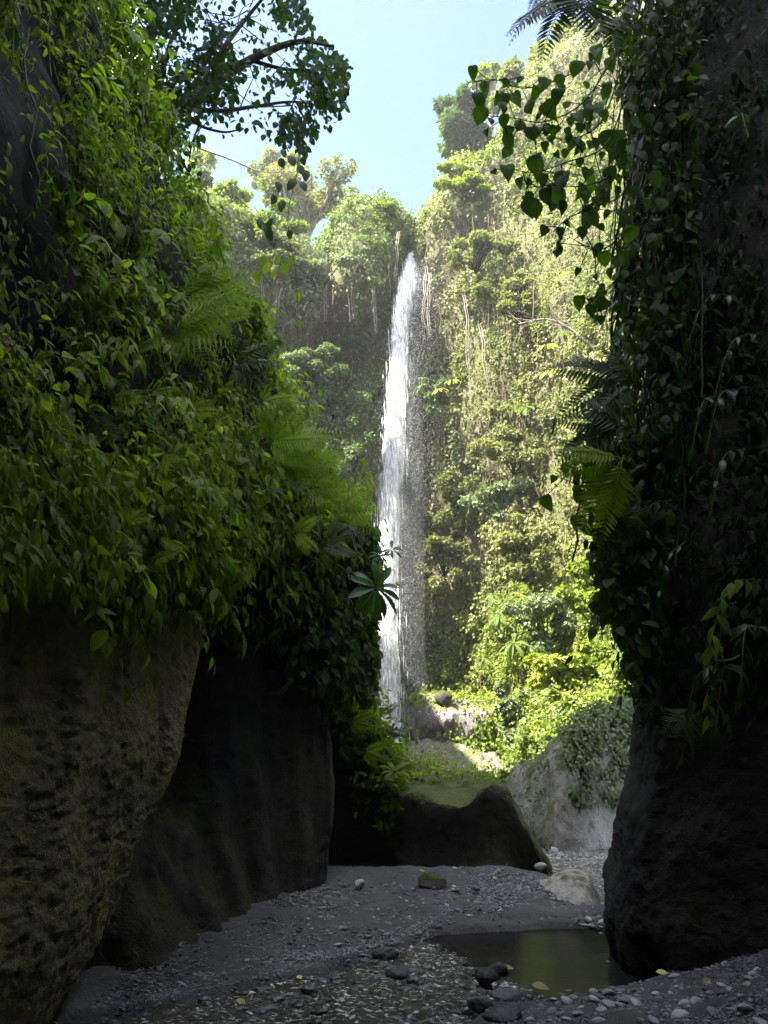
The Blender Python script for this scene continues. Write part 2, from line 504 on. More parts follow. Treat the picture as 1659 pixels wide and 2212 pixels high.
M['stone_wet'] = plain_mat('stone_wet', (.06, .06, .062), .5, .4, .6, 22, .6, True)
M['yellow_leaf'] = plain_mat('yellow_leaf', (.42, .38, .16), .6, .3, .4, 20, .1, True)


def water_mat():
    m, nt, N, L, out = new_mat('water')
    geo = N.new('ShaderNodeNewGeometry')
    mp = N.new('ShaderNodeMapping'); mp.inputs['Scale'].default_value = (1, 2.6, 1); mp.inputs['Rotation'].default_value = (0, 0, R(20)); L.new(geo.outputs['Position'], mp.inputs['Vector'])
    n = N.new('ShaderNodeTexNoise'); n.inputs['Scale'].default_value = 7; n.inputs['Detail'].default_value = 4; L.new(mp.outputs[0], n.inputs['Vector'])
    bp = N.new('ShaderNodeBump'); bp.inputs['Strength'].default_value = .35; bp.inputs['Distance'].default_value = .015; L.new(n.outputs['Fac'], bp.inputs['Height'])
    gl = N.new('ShaderNodeBsdfGlass'); gl.inputs['IOR'].default_value = 1.33; gl.inputs['Roughness'].default_value = .03; gl.inputs['Color'].default_value = (.72, .72, .68, 1)
    df = N.new('ShaderNodeBsdfDiffuse'); df.inputs['Color'].default_value = (.03, .03, .028, 1)
    L.new(bp.outputs[0], gl.inputs['Normal'])
    mx = N.new('ShaderNodeMixShader'); mx.inputs['Fac'].default_value = .2; L.new(gl.outputs[0], mx.inputs[1]); L.new(df.outputs[0], mx.inputs[2])
    L.new(mx.outputs[0], out.inputs['Surface'])
    return m


def riffle_mat():
    m, nt, N, L, out = new_mat('riffle')
    geo = N.new('ShaderNodeNewGeometry')
    mp = N.new('ShaderNodeMapping'); mp.inputs['Scale'].default_value = (.7, 2.2, 1); mp.inputs['Rotation'].default_value = (0, 0, R(-24)); L.new(geo.outputs['Position'], mp.inputs['Vector'])
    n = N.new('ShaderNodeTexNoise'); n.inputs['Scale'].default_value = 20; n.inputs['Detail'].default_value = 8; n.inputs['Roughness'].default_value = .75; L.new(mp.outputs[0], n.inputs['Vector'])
    bp = N.new('ShaderNodeBump'); bp.inputs['Strength'].default_value = 1.0; bp.inputs['Distance'].default_value = .06; L.new(n.outputs['Fac'], bp.inputs['Height'])
    gl = N.new('ShaderNodeBsdfPrincipled'); gl.inputs['Base Color'].default_value = (.10, .097, .08, 1); gl.inputs['Roughness'].default_value = .08
    gl.inputs['Specular IOR Level'].default_value = .8
    L.new(bp.outputs[0], gl.inputs['Normal'])
    fo = N.new('ShaderNodeBsdfDiffuse'); fo.inputs['Color'].default_value = (.8, .8, .76, 1)  # white flecks: foam, and water glints painted as diffuse white
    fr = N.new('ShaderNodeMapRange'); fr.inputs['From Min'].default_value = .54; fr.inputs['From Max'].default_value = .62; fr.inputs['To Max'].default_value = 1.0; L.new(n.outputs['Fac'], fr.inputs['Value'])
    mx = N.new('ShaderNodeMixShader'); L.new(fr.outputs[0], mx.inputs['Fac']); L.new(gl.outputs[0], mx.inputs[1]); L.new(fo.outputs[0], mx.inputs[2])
    L.new(mx.outputs[0], out.inputs['Surface'])
    return m


def fall_mat(name, cover=.5, col=(.93, .94, .95), sc=(5, 5, .5), soft=False):
    """falling water: white, streaked, with gaps between the threads"""
    m, nt, N, L, out = new_mat(name)
    geo = N.new('ShaderNodeNewGeometry')
    mp = N.new('ShaderNodeMapping'); mp.inputs['Scale'].default_value = sc; L.new(geo.outputs['Position'], mp.inputs['Vector'])
    n = N.new('ShaderNodeTexNoise'); n.inputs['Scale'].default_value = 1; n.inputs['Detail'].default_value = 8; n.inputs['Roughness'].default_value = .7; L.new(mp.outputs[0], n.inputs['Vector'])
    mr = N.new('ShaderNodeMapRange'); mr.inputs['From Min'].default_value = .58 - .25 * cover; mr.inputs['From Max'].default_value = (.98 if soft else .82) - .25 * cover; L.new(n.outputs['Fac'], mr.inputs['Value'])
    df = N.new('ShaderNodeBsdfDiffuse'); df.inputs['Color'].default_value = col + (1,)
    tl = N.new('ShaderNodeBsdfTranslucent'); tl.inputs['Color'].default_value = col + (1,)
    a = N.new('ShaderNodeMixShader'); a.inputs['Fac'].default_value = .45; L.new(df.outputs[0], a.inputs[1]); L.new(tl.outputs[0], a.inputs[2])
    tp = N.new('ShaderNodeBsdfTransparent')
    mx = N.new('ShaderNodeMixShader'); L.new(mr.outputs[0], mx.inputs['Fac']); L.new(tp.outputs[0], mx.inputs[1]); L.new(a.outputs[0], mx.inputs[2])
    L.new(mx.outputs[0], out.inputs['Surface'])
    return m


def drop_mat():
    m, nt, N, L, out = new_mat('droplets')
    df = N.new('ShaderNodeBsdfDiffuse'); df.inputs['Color'].default_value = (.95, .95, .96, 1)
    tl = N.new('ShaderNodeBsdfTranslucent'); tl.inputs['Color'].default_value = (.95, .95, .96, 1)
    a = N.new('ShaderNodeMixShader'); a.inputs['Fac'].default_value = .5; L.new(df.outputs[0], a.inputs[1]); L.new(tl.outputs[0], a.inputs[2])
    L.new(a.outputs[0], out.inputs['Surface'])
    return m


def mist_mat(name, dens, aniso=0.2):
    m, nt, N, L, out = new_mat(name)
    v = N.new('ShaderNodeVolumePrincipled'); v.inputs['Color'].default_value = (.95, .97, 1, 1); v.inputs['Density'].default_value = dens
    v.inputs['Anisotropy'].default_value = aniso
    L.new(v.outputs[0], out.inputs['Volume'])
    return m


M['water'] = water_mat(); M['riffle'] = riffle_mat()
M['fall_core'] = fall_mat('fall_core', 1.2, sc=(5, 5, .35)); M['fall_veil'] = fall_mat('fall_veil', .75, sc=(4, 4, .22), soft=True)
M['fall_mist'] = fall_mat('fall_mist', .30, sc=(5, 5, .3), soft=True); M['drops'] = drop_mat()

# ================================================================== LARGE STRUCTURE
# ---- ground: one sheet, fine near the camera
WATER_POLY = np.array([(.2, 8.3), (.55, 8.8), (1.2, 9.05), (2.6, 9.15), (3.0, 8.5), (2.7, 7.5), (2.3, 7.1), (1.6, 6.72), (1.0, 6.66),
                       (.74, 6.4), (.5, 6.0), (.3, 5.0), (-3.4, 4.4), (-3.4, 5.9), (-1.83, 6.5), (-.9, 7.25)])


def poly_sd(x, y, poly):
    """signed distance, negative inside"""
    d = np.full(np.shape(x), 1e9); ins = np.zeros(np.shape(x), bool)
    n = len(poly)
    for i in range(n):
        x0, y0 = poly[i]; x1, y1 = poly[(i + 1) % n]
        ex, ey = x1 - x0, y1 - y0
        t = np.clip(((x - x0) * ex + (y - y0) * ey) / (ex * ex + ey * ey), 0, 1)
        d = np.minimum(d, np.hypot(x - x0 - t * ex, y - y0 - t * ey))
        c = ((y0 > y) != (y1 > y)) & (x < ex * (y - y0) / (ey + 1e-12) + x0)
        ins ^= c
    return np.where(ins, -d, d)


def sstep(a, b, x):
    t = np.clip((x - a) / (b - a), 0, 1); return t * t * (3 - 2 * t)


def ground_z(x, y, rough=True):
    x = np.asarray(x, float); y = np.asarray(y, float)
    p = np.stack([x, y, 0 * x], -1)
    sd = poly_sd(x, y, WATER_POLY) + .10 * fbm(p, 1.6, 3, 5)
    bar = .07 + .21 * sstep(0, 2.2, sd) * (1 - .6 * sstep(1.5, 2.5, x)) - .20 * sstep(11.0, 12.4, y)                                  # gravel bar beyond the pool
    near = .05 + .30 * sstep(0, 1.6, sd) + .22 * sstep(1.6, 3.2, x) * sstep(8.0, 6.6, y)   # near right bank
    land = np.where(y > 7.6, bar, near)
    # the stream beyond the boulder, right of the middle rock
    chan = np.exp(-((x - 3.1 - .05 * (y - 11)) / .55) ** 2) * sstep(9.6, 10.6, y) * sstep(24, 16, y)
    land = land - .42 * chan
    land = land + sstep(20, 45, y) * (.4 + 0 * y)
    deep = -.05 - .30 * sstep(.0, .8, -sd) * sstep(-.1, .8, x)
    z = np.where(sd > 0, land, np.where(sd > -.12, .07 + (deep - .07) * sstep(0, .12, -sd), deep))
    z = np.where(sd <= 0, np.minimum(z, .07), z)
    if rough:
        z = z + .035 * fbm(p, 3.5, 4, 21) + .018 * fbm(p, 14, 3, 33)
    return z


gx = np.concatenate([[-400, -120, -40, -20, -12, -8, -6, -5], np.arange(-4.2, 5.2, .04), [5.5, 6, 7, 8, 10, 14, 20, 30, 60, 150, 400]])
gy = np.concatenate([[-400, -100, -30, -12, -6, -2, 0, 2, 3, 3.6], np.arange(4.2, 13.6, .04), np.arange(13.7, 20, .2), [21, 23, 26, 30, 34, 38, 42, 46, 50, 60, 90, 150, 400, 900]])
XX, YY = np.meshgrid(gx, gy)
ZZ = ground_z(XX, YY)
gV = np.stack([XX, YY, ZZ], -1)
link('ground', np_mesh('ground', gV.reshape(-1, 3), grid_faces(len(gy), len(gx)), M['earth']), kind='structure')

# ---- cliff on the left, near: the mossy overhanging face
EDGE_A = [(120, 2240), (185, 2120), (250, 1960), (300, 1830), (345, 1720), (388, 1600), (415, 1450), (440, 1350), (478, 1255), (492, 1205)]
rowsA = []
for i, (px, py) in enumerate(EDGE_A):
    d = 6.2 + 1.85 * min(1, i / 8)
    e = P(px, py, d)
    r = [e + (-3.2, 3.0, 0), e + (-1.2, 1.2, 0), e + (-.22, .35, 0), e, e + (-.05, -.5, 0), e + (-.12, -1.2, 0), e + (-.28, -2.1, 0),
         e + (-.5, -3.2, 0), e + (-.8, -5.0, 0), e + (-1.2, -8, 0), e + (-1.2, -16, 0)]
    r = [np.array([q[0], q[1], q[2] if (q[2] < 2 or q[1] >= e[1]) else 2 + (q[2] - 2) * max(q[1] / e[1], .45)]) for q in r]
    rowsA.append(r)
rowsA.append([q + np.array([-1.6, .3, .15]) for q in rowsA[-1]])
pA = Patch(np.array(rowsA), 280, 300, False, [(.18, .8, 3, 3, (1, 1, .6)), (.07, 1.7, 4, 8, (1.6, 1.6, .25)), (.022, 4.5, 4, 4, (1, 1, .7)), (.024, 17, 4, 6, (1, 1, 1.4))])
link('cliff_left', pA.mesh('cliff_left', M['rock_moss']), kind='structure')

# ---- the hollow and its rib behind it
EDGE_B = [(660, 2010), (683, 1955), (690, 1850), (700, 1750), (705, 1650), (715, 1550), (732, 1430), (765, 1300), (778, 1245)]
rowsB = []
for i, (px, py) in enumerate(EDGE_B):
    e = P(px, py, 10.2)
    k = min(1.0, max(0, (i - 1) / 4.0))
    r = [e + (-1.5, 3.2, 0), e + (-.5, 1.4, 0), e + (-.22, .42, 0), e, e + (-.06 - .05 * k, -.28, 0), e + (-.30 - .5 * k, -.8, 0), e + (-.58 - 1.2 * k, -1.5, 0), e + (-.82 - 1.4 * k, -2.3, 0), e + (-1.08 - 1.2 * k, -3.0, 0), e + (-1.8 - .7 * k, -3.8, 0)]
    rowsB.append(r)
rowsB.append([q + np.array([-1.2, .4, .2]) for q in rowsB[-1]])
pB = Patch(np.array(rowsB), 160, 150, False, [(.26, 1.1, 3, 13, (1.5, 1.5, .25)), (.13, 2.6, 4, 14, (1.5, 1.5, .22)), (.02, 14, 3, 15, (1, 1, .7))])
link('cliff_hollow', pB.mesh('cliff_hollow', M['rock_dark']), kind='structure')

# ---- the overgrown wall above them, falling away towards the falls
PROF_FOOT = lambda x, d: [(x - 5.0, -1.0), (x - 3.6, 2.6)]
PROF = {
    -14: [(-3.2, 3.0), (-3.0, 5.0), (-2.2, 7.4), (-.4, 9.5), (-.4, 14), (-6, 26), (-8, 37)],
    -2: [(-3.2, 3.0), (-3.0, 5.0), (-2.8, 7.4), (-2.6, 9.5), (-3.2, 14), (-6.5, 26), (-8.5, 37)],
    2.4: [(-3.0, 3.1), (-2.9, 5.0), (-2.8, 7.0), (-2.8, 9.6), (-3.6, 14), (-6.6, 26), (-8.6, 37)],
    4.6: [(-2.45, 3.2), (-2.6, 5.0), (-2.85, 7.0), (-3.3, 9.5), (-4.4, 14), (-6.8, 26), (-8.8, 37)],
    7.0: [(-1.95, 3.3), (-2.1, 5.0), (-2.5, 7.2), (-3.1, 9.6), (-4.7, 14), (-7, 26), (-9, 37)],
    9.0: [(-1.35, 3.5), (-1.5, 5.0), (-1.85, 7.0), (-2.5, 8.7), (-4.6, 13.2), (-7.5, 25), (-9.5, 36)],
    11.0: [(-.75, 3.4), (-.85, 5.0), (-1.45, 6.8), (-2.9, 9.2), (-5.4, 14), (-8.2, 26), (-10.5, 36)],
    12.4: [(-.45, 3.1), (-.42, 5.0), (-1.7, 6.7), (-3.4, 9.4), (-6.4, 14.5), (-9.2, 27), (-11.5, 36)],
    13.8: [(-.75, 2.0), (-1.3, 4.0), (-2.6, 6.2), (-4.6, 9.6), (-7.6, 15), (-10.4, 28), (-13, 35)],
    18.0: [(-4.0, .2), (-5.0, 5), (-6.0, 9.2), (-7.4, 13), (-9.5, 18), (-12.6, 29), (-16, 34)],
    28.0: [(-8.6, 0), (-9.4, 8), (-10.2, 15), (-11.2, 22), (-12.4, 27), (-13.5, 31), (-18, 34)],
    37.0: [(-11.5, 0), (-11.8, 9), (-12.2, 17), (-12.8, 24), (-13.6, 28), (-15, 32), (-22, 35)],
    45.0: [(-12.5, 0), (-12.8, 9), (-13.2, 17), (-13.8, 24), (-15, 28), (-18, 32), (-26, 35)],
}
ctrlW = np.array([[(x - (.27 if 3 < d < 14 and z < 15 else 0), d, z) for (x, z) in PROF_FOOT(PROF[d][0][0], d) + PROF[d]] for d in sorted(PROF)], float)    # v = d, u = up the profile
pW = Patch(ctrlW, 260, 200, True, [(.28, .6, 3, 23, (1, 1, 1)), (.10, 2.2, 4, 24, (1, 1, 1))])
if pW.N[150, 90, 0] < 0:
    pW.N = -pW.N; pW.flip = not pW.flip
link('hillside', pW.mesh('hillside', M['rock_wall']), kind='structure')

# ---- dark wall on the right
EDGE_F = [(1345, 2130), (1318, 2085), (1306, 2010), (1318, 1950), (1334, 1895), (1336, 1840), (1348, 1775), (1372, 1700), (1382, 1600), (1388, 1450),
          (1398, 1300), (1418, 1100), (1440, 900), (1460, 700), (1478, 480), (1486, 200), (1490, -40), (1490, -110)]
rowsF = []
for i, (px, py) in enumerate(EDGE_F):
    e = P(px + 22, py, 7.6)
    rowsF.append([e + (2.5, 6.5, 0), e + (.9, 3.2, 0), e + (.16, .8, 0), e, e + (.16, -.3, 0), e + (.5, -.62, 0), e + (1.0, -1.05, 0), e + (1.7, -1.8, 0),
                  (max(e[0] + 1.9, 3.9), 4.4, e[2]), (3.6, 1.0, e[2]), (3.4, -4, e[2]), (3.4, -14, e[2])])
top = [(x + 2.0, y, z + 4.0) for (x, y, z) in rowsF[-1]]; top2 = [(x + 12, y, z + 7.0) for (x, y, z) in rowsF[-1]]
rowsF += [top, top2]
pF = Patch(np.array(rowsF, float), 300, 200, False, [(.14, .9, 3, 43, (1, 1, .7)), (.09, 2.6, 4, 44, (1, 1, .6)), (.03, 8, 3, 46, (1, 1, 1)), (.015, 16, 3, 45, (1, 1, 1))])
if pF.N[60, 60, 1] > 0:
    pF.N = -pF.N; pF.flip = not pF.flip
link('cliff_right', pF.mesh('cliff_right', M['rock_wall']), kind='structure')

# ---- ravine behind the camera: end wall, and an unseen roof added to darken the gorge
roof = np.array([[(-3.4, y, 7.0), (-2.4, y, 8.6 + .1 * y), (-.5, y, 9.4 + .1 * y), (1.5, y, 9.3 + .1 * y), (3.2, y, 8.4), (4.6, y, 7.0)] for y in (-15, -10, -6, -3, 0, 1.2)] +
                [[(-4, 1.8, 9), (-2.4, 1.9, 10), (-.5, 1.9, 11), (1.5, 1.9, 11), (3.2, 1.9, 10), (5, 1.8, 9)], [(-5, -4, 14), (-2.4, -4, 15), (-.5, -4, 16), (1.5, -4, 16), (3.2, -4, 15), (6, -4, 14)]], float)
pR = Patch(roof, 60, 60, False, [(.3, .7, 3, 53, (1, 1, 1))])
link('unseen_overhang', pR.mesh('unseen_overhang', M['rock_wall']), kind='structure')
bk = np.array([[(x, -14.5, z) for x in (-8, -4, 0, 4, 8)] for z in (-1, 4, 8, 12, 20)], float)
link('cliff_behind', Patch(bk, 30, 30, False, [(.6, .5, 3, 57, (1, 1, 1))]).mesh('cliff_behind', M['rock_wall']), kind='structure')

# ---- the far amphitheatre: cliff from the left, past the fall, round to the right
#  px : (base py, rim py, base depth, wall depth, rim depth, bulge, alcove)
FAR = [
    (250, 1650, 380, 34, 35, 36, 0, 0),
    (400, 1650, 420, 38, 39, 39, 0, 0),
    (480, 1650, 455, 40, 42, 42, -.5, .8),
    (560, 1650, 495, 42, 44, 44, -1.2, 1.6),
    (640, 1655, 515, 43, 45.5, 45, -1.6, 2.4),
    (700, 1655, 535, 44, 46.5, 46, -1.2, 2.8),
    (745, 1655, 490, 44, 47, 45.5, -2.0, 2.0),
    (790, 1655, 450, 44.5, 47, 45.6, -1.8, .6),
    (840, 1655, 450, 45, 47.6, 46.6, -1.0, 0),
    (876, 1655, 505, 45.5, 47.8, 48.2, 0, 0),
    (897, 1655, 568, 45.5, 47.8, 48.5, 0, 0),
    (920, 1655, 480, 45, 47.4, 46.5, -.4, .4),
    (950, 1655, 385, 45.5, 46.6, 46, -.6, 0),
    (1000, 1655, 355, 45, 45.6, 45, -.3, 0),
    (1070, 1655, 330, 42.5, 43.5, 44, 0, 0),
    (1140, 1660, 200, 33, 41, 43, 0, 0),
    (1220, 1665, 110, 28, 38, 41, 0, 0),
    (1300, 1670, 60, 25.5, 35, 38, 0, 0),
    (1400, 1670, 30, 23, 31, 34, 0, 0),
    (1520, 1670, 0, 20, 26, 29, 0, 0),
    (1750, 1670, 0, 16, 19, 22, 0, 0),
]
cols = []
for (px, pb, pr, db, dw, dr, bulge, alc) in FAR:
    c = []
    for t, kind in ((-.08, 0), (0, 0), (.08, 1), (.18, 2), (.32, 3), (.46, 3), (.58, 4), (.68, 5), (.78, 6), (.88, 7), (.95, 8), (1.0, 9)):
        py = pb + (pr - pb) * t
        d = {0: db, 1: db + (dw - db) * .38, 2: db + (dw - db) * .72, 3: dw, 4: dw + alc * .5, 5: dw + alc, 6: (dw + dr) / 2 + alc * .7 + bulge * .4, 7: dr + bulge, 8: dr + bulge * .9, 9: dr}[kind]
        c.append(P(px, py, d))
    r = c[-1]
    c.append(r + (0.12 * r[0] * .2, 3.0, .9)); c.append(r + (.3 * r[0] * .2, 12, 3.0)); c.append(r + (.8 * r[0] * .2, 40, 6))
    cols.append(c)
ctrlG = np.array(cols).transpose(1, 0, 2)      # v = up, u = along
pG = Patch(ctrlG, 300, 360, False, [(1.1, .16, 3, 63, (1, 1, .55)), (.55, .55, 4, 64, (1, 1, .8)), (.12, 2.5, 3, 65, (1, 1, 1))])
if pG.N[120, 180, 1] > 0:
    pG.N = -pG.N; pG.flip = not pG.flip
link('cliff_far', pG.mesh('cliff_far', M['cliff']), kind='structure')


# ---- middle rocks (things)
def column_rock(name, cols, nv, nu, mat, disp, label, cat):
    """cols: per px, a list of (px, py, depth) from the foot in front over the top to the foot behind"""
    ctrl = np.array([[P(*q) for q in c] for c in cols]).transpose(1, 0, 2)
    p = Patch(ctrl, nv, nu, False, disp)
    if p.N[nv // 4, nu // 2, 1] > 0:
        p.N = -p.N; p.flip = not p.flip
    o = link(name, p.mesh(name, mat), None, label, cat)
    return p, o


def mid_col(px, base, edge, rim, d0, px_top=None):
    q = px_top if px_top is not None else px
    return [(px, base + 40, d0 + .5), (px, base, d0 + .45), ((px + q) / 2, (base + edge) / 2 + 10, d0 + .35), (q, edge + 10, d0 - .05), (q, edge - 2, d0 + .12), (q, (edge * .7 + rim * .3) - 4, d0 + .8), (q, (edge * .2 + rim * .8), d0 + 1.5), (q, rim, d0 + 2.1), (q, rim + 60, d0 + 2.9), (px, base - 20, d0 + 3.6)]


pD, oD = column_rock('rock_outcrop', [
    mid_col(640, 1905, 1330, 1290, 12.4), mid_col(690, 1900, 1400, 1360, 12.4), mid_col(740, 1893, 1480, 1440, 12.5), mid_col(785, 1888, 1590, 1520, 12.5),
    mid_col(825, 1885, 1675, 1595, 12.4), mid_col(862, 1883, 1712, 1645, 12.2), mid_col(905, 1883, 1722, 1655, 12.0), mid_col(960, 1885, 1738, 1660, 11.9),
    mid_col(1005, 1886, 1738, 1664, 11.9), mid_col(1045, 1888, 1705, 1672, 11.9), mid_col(1085, 1890, 1708, 1694, 11.95), mid_col(1125, 1892, 1768, 1762, 12.0), mid_col(1165, 1893, 1838, 1834, 12.1),
    mid_col(1196, 1896, 1893, 1892, 12.2), mid_col(1206, 1915, 1914, 1913, 12.3)], 150, 260, M['rock_mid'],
    [(.14, 1.1, 3, 73, (1.5, 1, .4)), (.035, 5, 4, 74, (1, 1, 1)), (.012, 18, 3, 75, (1, 1, 1))],
    'dark rounded rock outcrop with a mossy scooped ledge, below the waterfall', 'rock')


def right_col(px, base, top, d0):
    return [(px, base + 40, d0), (px, base, d0), (px, base * .8 + top * .2, d0 - .05), (px, (base + top) / 2, d0 + .05), (px, base * .25 + top * .75, d0 + .25), (px, top + 8, d0 + .7), (px, top, d0 + 1.6), (px, top + 50, d0 + 3.5), (px, base, d0 + 5)]


pE, oE = column_rock('rock_outcrop', [
    right_col(1062, 1880, 1740, 18.5), right_col(1085, 1878, 1692, 17.6), right_col(1115, 1876, 1660, 16.6), right_col(1160, 1874, 1642, 15.4), right_col(1190, 1873, 1612, 14.7), right_col(1202, 1873, 1602, 14.4), right_col(1222, 1873, 1588, 14.5),
    right_col(1265, 1872, 1560, 14.7), right_col(1325, 1870, 1528, 14.9), right_col(1390, 1868, 1498, 15.2), right_col(1480, 1868, 1450, 15.6), right_col(1600, 1868, 1400, 16)], 140, 240, M['rock_pale'],
    [(.22, .8, 3, 83, (1.2, 1, .5)), (.05, 3.5, 4, 84, (1, 1, 1)), (.014, 16, 3, 85, (1, 1, 1))],
    'pale grey rock outcrop with ivy on its shaded face, right of the stream', 'rock')

# ---- water
def water_sheet(name, x0, x1, y0, y1, step, mat, amp, freq, keep, z0=0.0, seed=91):
    xs = np.arange(x0, x1, step); ys = np.arange(y0, y1, step)
    X, Y = np.meshgrid(xs, ys)
    p = np.stack([X * .8 + Y * .3, Y * 1.8 - X * .5, 0 * X], -1)
    Z = z0 + amp * fbm(p, freq, 4, seed)
    V = np.stack([X, Y, Z], -1)
    F = grid_faces(len(ys), len(xs))
    c = V.reshape(-1, 3)[F].mean(1)
    F = F[keep(c[:, 0], c[:, 1])]
    used, inv = np.unique(F, return_inverse=True)
    return link(name, np_mesh(name, V.reshape(-1, 3)[used], inv.reshape(F.shape), mat), kind='structure')


def pool_side(x, y):        # > 0 : still pool, < 0 : riffle
    p = np.stack([x, y, 0 * x], -1)
    return (x - .95) + .55 * (y - 7.4) + .12 * fbm(p, 2.5, 2, 8)


water_sheet('pool', -.3, 3.4, 6.0, 9.4, .03, M['water'], .003, 2.0, lambda x, y: (poly_sd(x, y, WATER_POLY) < .35) & (pool_side(x, y) >= 0))
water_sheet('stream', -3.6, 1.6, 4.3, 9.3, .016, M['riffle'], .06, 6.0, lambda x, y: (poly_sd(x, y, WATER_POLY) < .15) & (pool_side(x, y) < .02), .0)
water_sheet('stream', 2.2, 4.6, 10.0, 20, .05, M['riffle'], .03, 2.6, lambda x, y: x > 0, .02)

# ================================================================== WATERFALL
LIP_Y = 46.0
fall_ctrl = [(891, 566, 47.6), (885, 578, 46.2), (875, 620, 44.8), (862, 700, 44.0), (854, 820, 43.6), (844, 960, 43.4), (834, 1100, 43.0), (827, 1250, 42.5), (827, 1400, 41.8), (836, 1540, 41.0), (846, 1640, 40.3)]
fall_path = smooth_path([P(*q) for q in fall_ctrl], 80)
wf = thing('waterfall', fall_path[-1], 'tall white waterfall dropping from the notch in the cliff, ringed by spray', 'waterfall')
wf_o = np.array(wf.location)


def fall_tube(name, shift, width, depth, mat, seed, t0=0, t1=80):
    pts = fall_path[t0:t1]; n = len(pts)
    t = np.linspace(t0 / 80, t1 / 80, n)
    w = np.interp(t, [0, .05, .2, .5, .8, 1], width); sh = np.interp(t, [0, .1, .5, 1], shift)
    th = np.linspace(0, 2 * np.pi, 20, endpoint=False)
    V = pts[:, None] + np.stack([w[:, None] * np.cos(th) + sh[:, None], depth * w[:, None] * np.sin(th), 0 * w[:, None] * th], -1)
    V = V + .18 * w[:, None, None] * np.stack([fbm(V, 1.2, 3, seed, scale=(1, 1, .4)), fbm(V, 1.2, 3, seed + 5, scale=(1, 1, .4)), 0 * V[..., 0]], -1)
    return link(name, np_mesh(name, V.reshape(-1, 3) - wf_o, grid_faces(n, 20, True), mat), wf)


fall_tube('water_core', (0, 0, .1, .1), (.22, .24, .34, .42, .4, .45), .6, M['fall_core'], 101, 0, 62)
fall_tube('water_core', (0, 0, .25, .35), (.2, .26, .45, .6, .5, .45), .7, M['fall_veil'], 111, 4, 80)
fall_tube('water_core', (.1, .2, .45, .2), (.3, .4, .75, .8, .5, .5), .8, M['fall_mist'], 121, 8, 80)


def spindle_cloud(name, pos, length, rad, mat, parent, off):
    T = np.array([(0, 0, .5), (1, 0, 0), (-.5, .87, 0), (-.5, -.87, 0), (0, 0, -.5)], float)
    F = np.array([(0, 1, 2), (0, 2, 3), (0, 3, 1), (4, 2, 1), (4, 3, 2), (4, 1, 3)], np.int32)
    S = np.stack([rad, rad, length], -1)
    V = pos[:, None] + T[None] * S[:, None]
    FF = (F[None] + (np.arange(len(pos)) * 5)[:, None, None]).reshape(-1, 3)
    return link(name, np_mesh(name, V.reshape(-1, 3) - off, FF, mat), parent, kind='stuff')


rng = np.random.default_rng(5)
# threads of water in the core
n = 14000
t = rng.beta(1.05, 1.45, n); idx = (t * 79).astype(int)
w = np.interp(t, [0, .05, .2, .5, .8, 1], [.14, .2, .34, .5, .6, .65])
pos = fall_path[idx] + np.stack([np.where(rng.random(n) < .7, rng.normal(0, .26, n), rng.normal(.25, .6, n)) * w, rng.normal(0, .5, n) * w, rng.uniform(-.3, .3, n)], -1)
spindle_cloud('water_thread', pos, rng.uniform(.3, 1.5, n), rng.uniform(.014, .045, n), M['drops'], wf, wf_o)
# drops thrown out to the right of the core
n = 50000
t = rng.beta(1.3, 1.2, n) * .97 + .02; idx = (t * 79).astype(int)
w = np.interp(t, [0, .05, .2, .5, .8, 1], [.15, .35, .8, 1.0, .55, .4])
off = np.where(rng.random(n) < .72, rng.gamma(1.5, .72, n), -rng.gamma(1.2, .22, n))
pos = fall_path[idx] + np.stack([off * w, rng.normal(0, .6, n) * w, rng.uniform(-.3, .3, n)], -1)
spindle_cloud('spray_drop', pos, rng.uniform(.02, .09, n), rng.uniform(.003, .009, n), M['drops'], wf, wf_o)

# mist round the foot of the fall (a closed soft column)
mb = []
for z, w_, dx in ((-1, 2.3, 0), (3, 2.1, 0), (7, 1.8, .1), (13, 1.5, .5), (19, 1.1, .9), (25, .7, 1.1)):
    th = np.linspace(0, 2 * np.pi, 20, endpoint=False)
    c = np.array([.4 + dx, 42.0 + .08 * z, z]); mb.append(c + np.stack([w_ * np.cos(th), .8 * w_ * np.sin(th), 0 * th], -1))
mb = np.array(mb); mb = resample(mb, 24, 0)
mV = np.concatenate([mb.reshape(-1, 3), [mb[0].mean(0)], [mb[-1].mean(0)]]); mF = grid_faces(24, 20, True)
k0 = 24 * 20
capA = np.array([((i + 1) % 20, i, k0) for i in range(20)]); capB = np.array([(23 * 20 + i, 23 * 20 + (i + 1) % 20, k0 + 1) for i in range(20)])
link('spray_mist', np_mesh('spray_mist', mV, [mF, capA, capB], mist_mat('spray_mist', .04)), kind='stuff')


# haze in the gorge: one even box of air
hz = np.array([(x, y, z) for z in (-2.5, 62) for y in (-16, 110) for x in (-45, 60)], float)
link('haze', np_mesh('haze', hz, np.array([(0, 2, 3, 1), (4, 5, 7, 6), (0, 1, 5, 4), (2, 6, 7, 3), (0, 4, 6, 2), (1, 3, 7, 5)]), mist_mat('haze', .0006, .3), None, False), kind='stuff')

# ================================================================== ROCKS, BOULDERS, STONES
def ico_arrays(sub):
    import bmesh
    bm = bmesh.new(); bmesh.ops.create_icosphere(bm, subdivisions=sub, radius=1)
    V = np.array([v.co[:] for v in bm.verts]); F = np.array([[v.index for v in f.verts] for f in bm.faces]); bm.free()
    return V, F


ICO = {k: ico_arrays(k) for k in (1, 2, 3, 4, 5)}


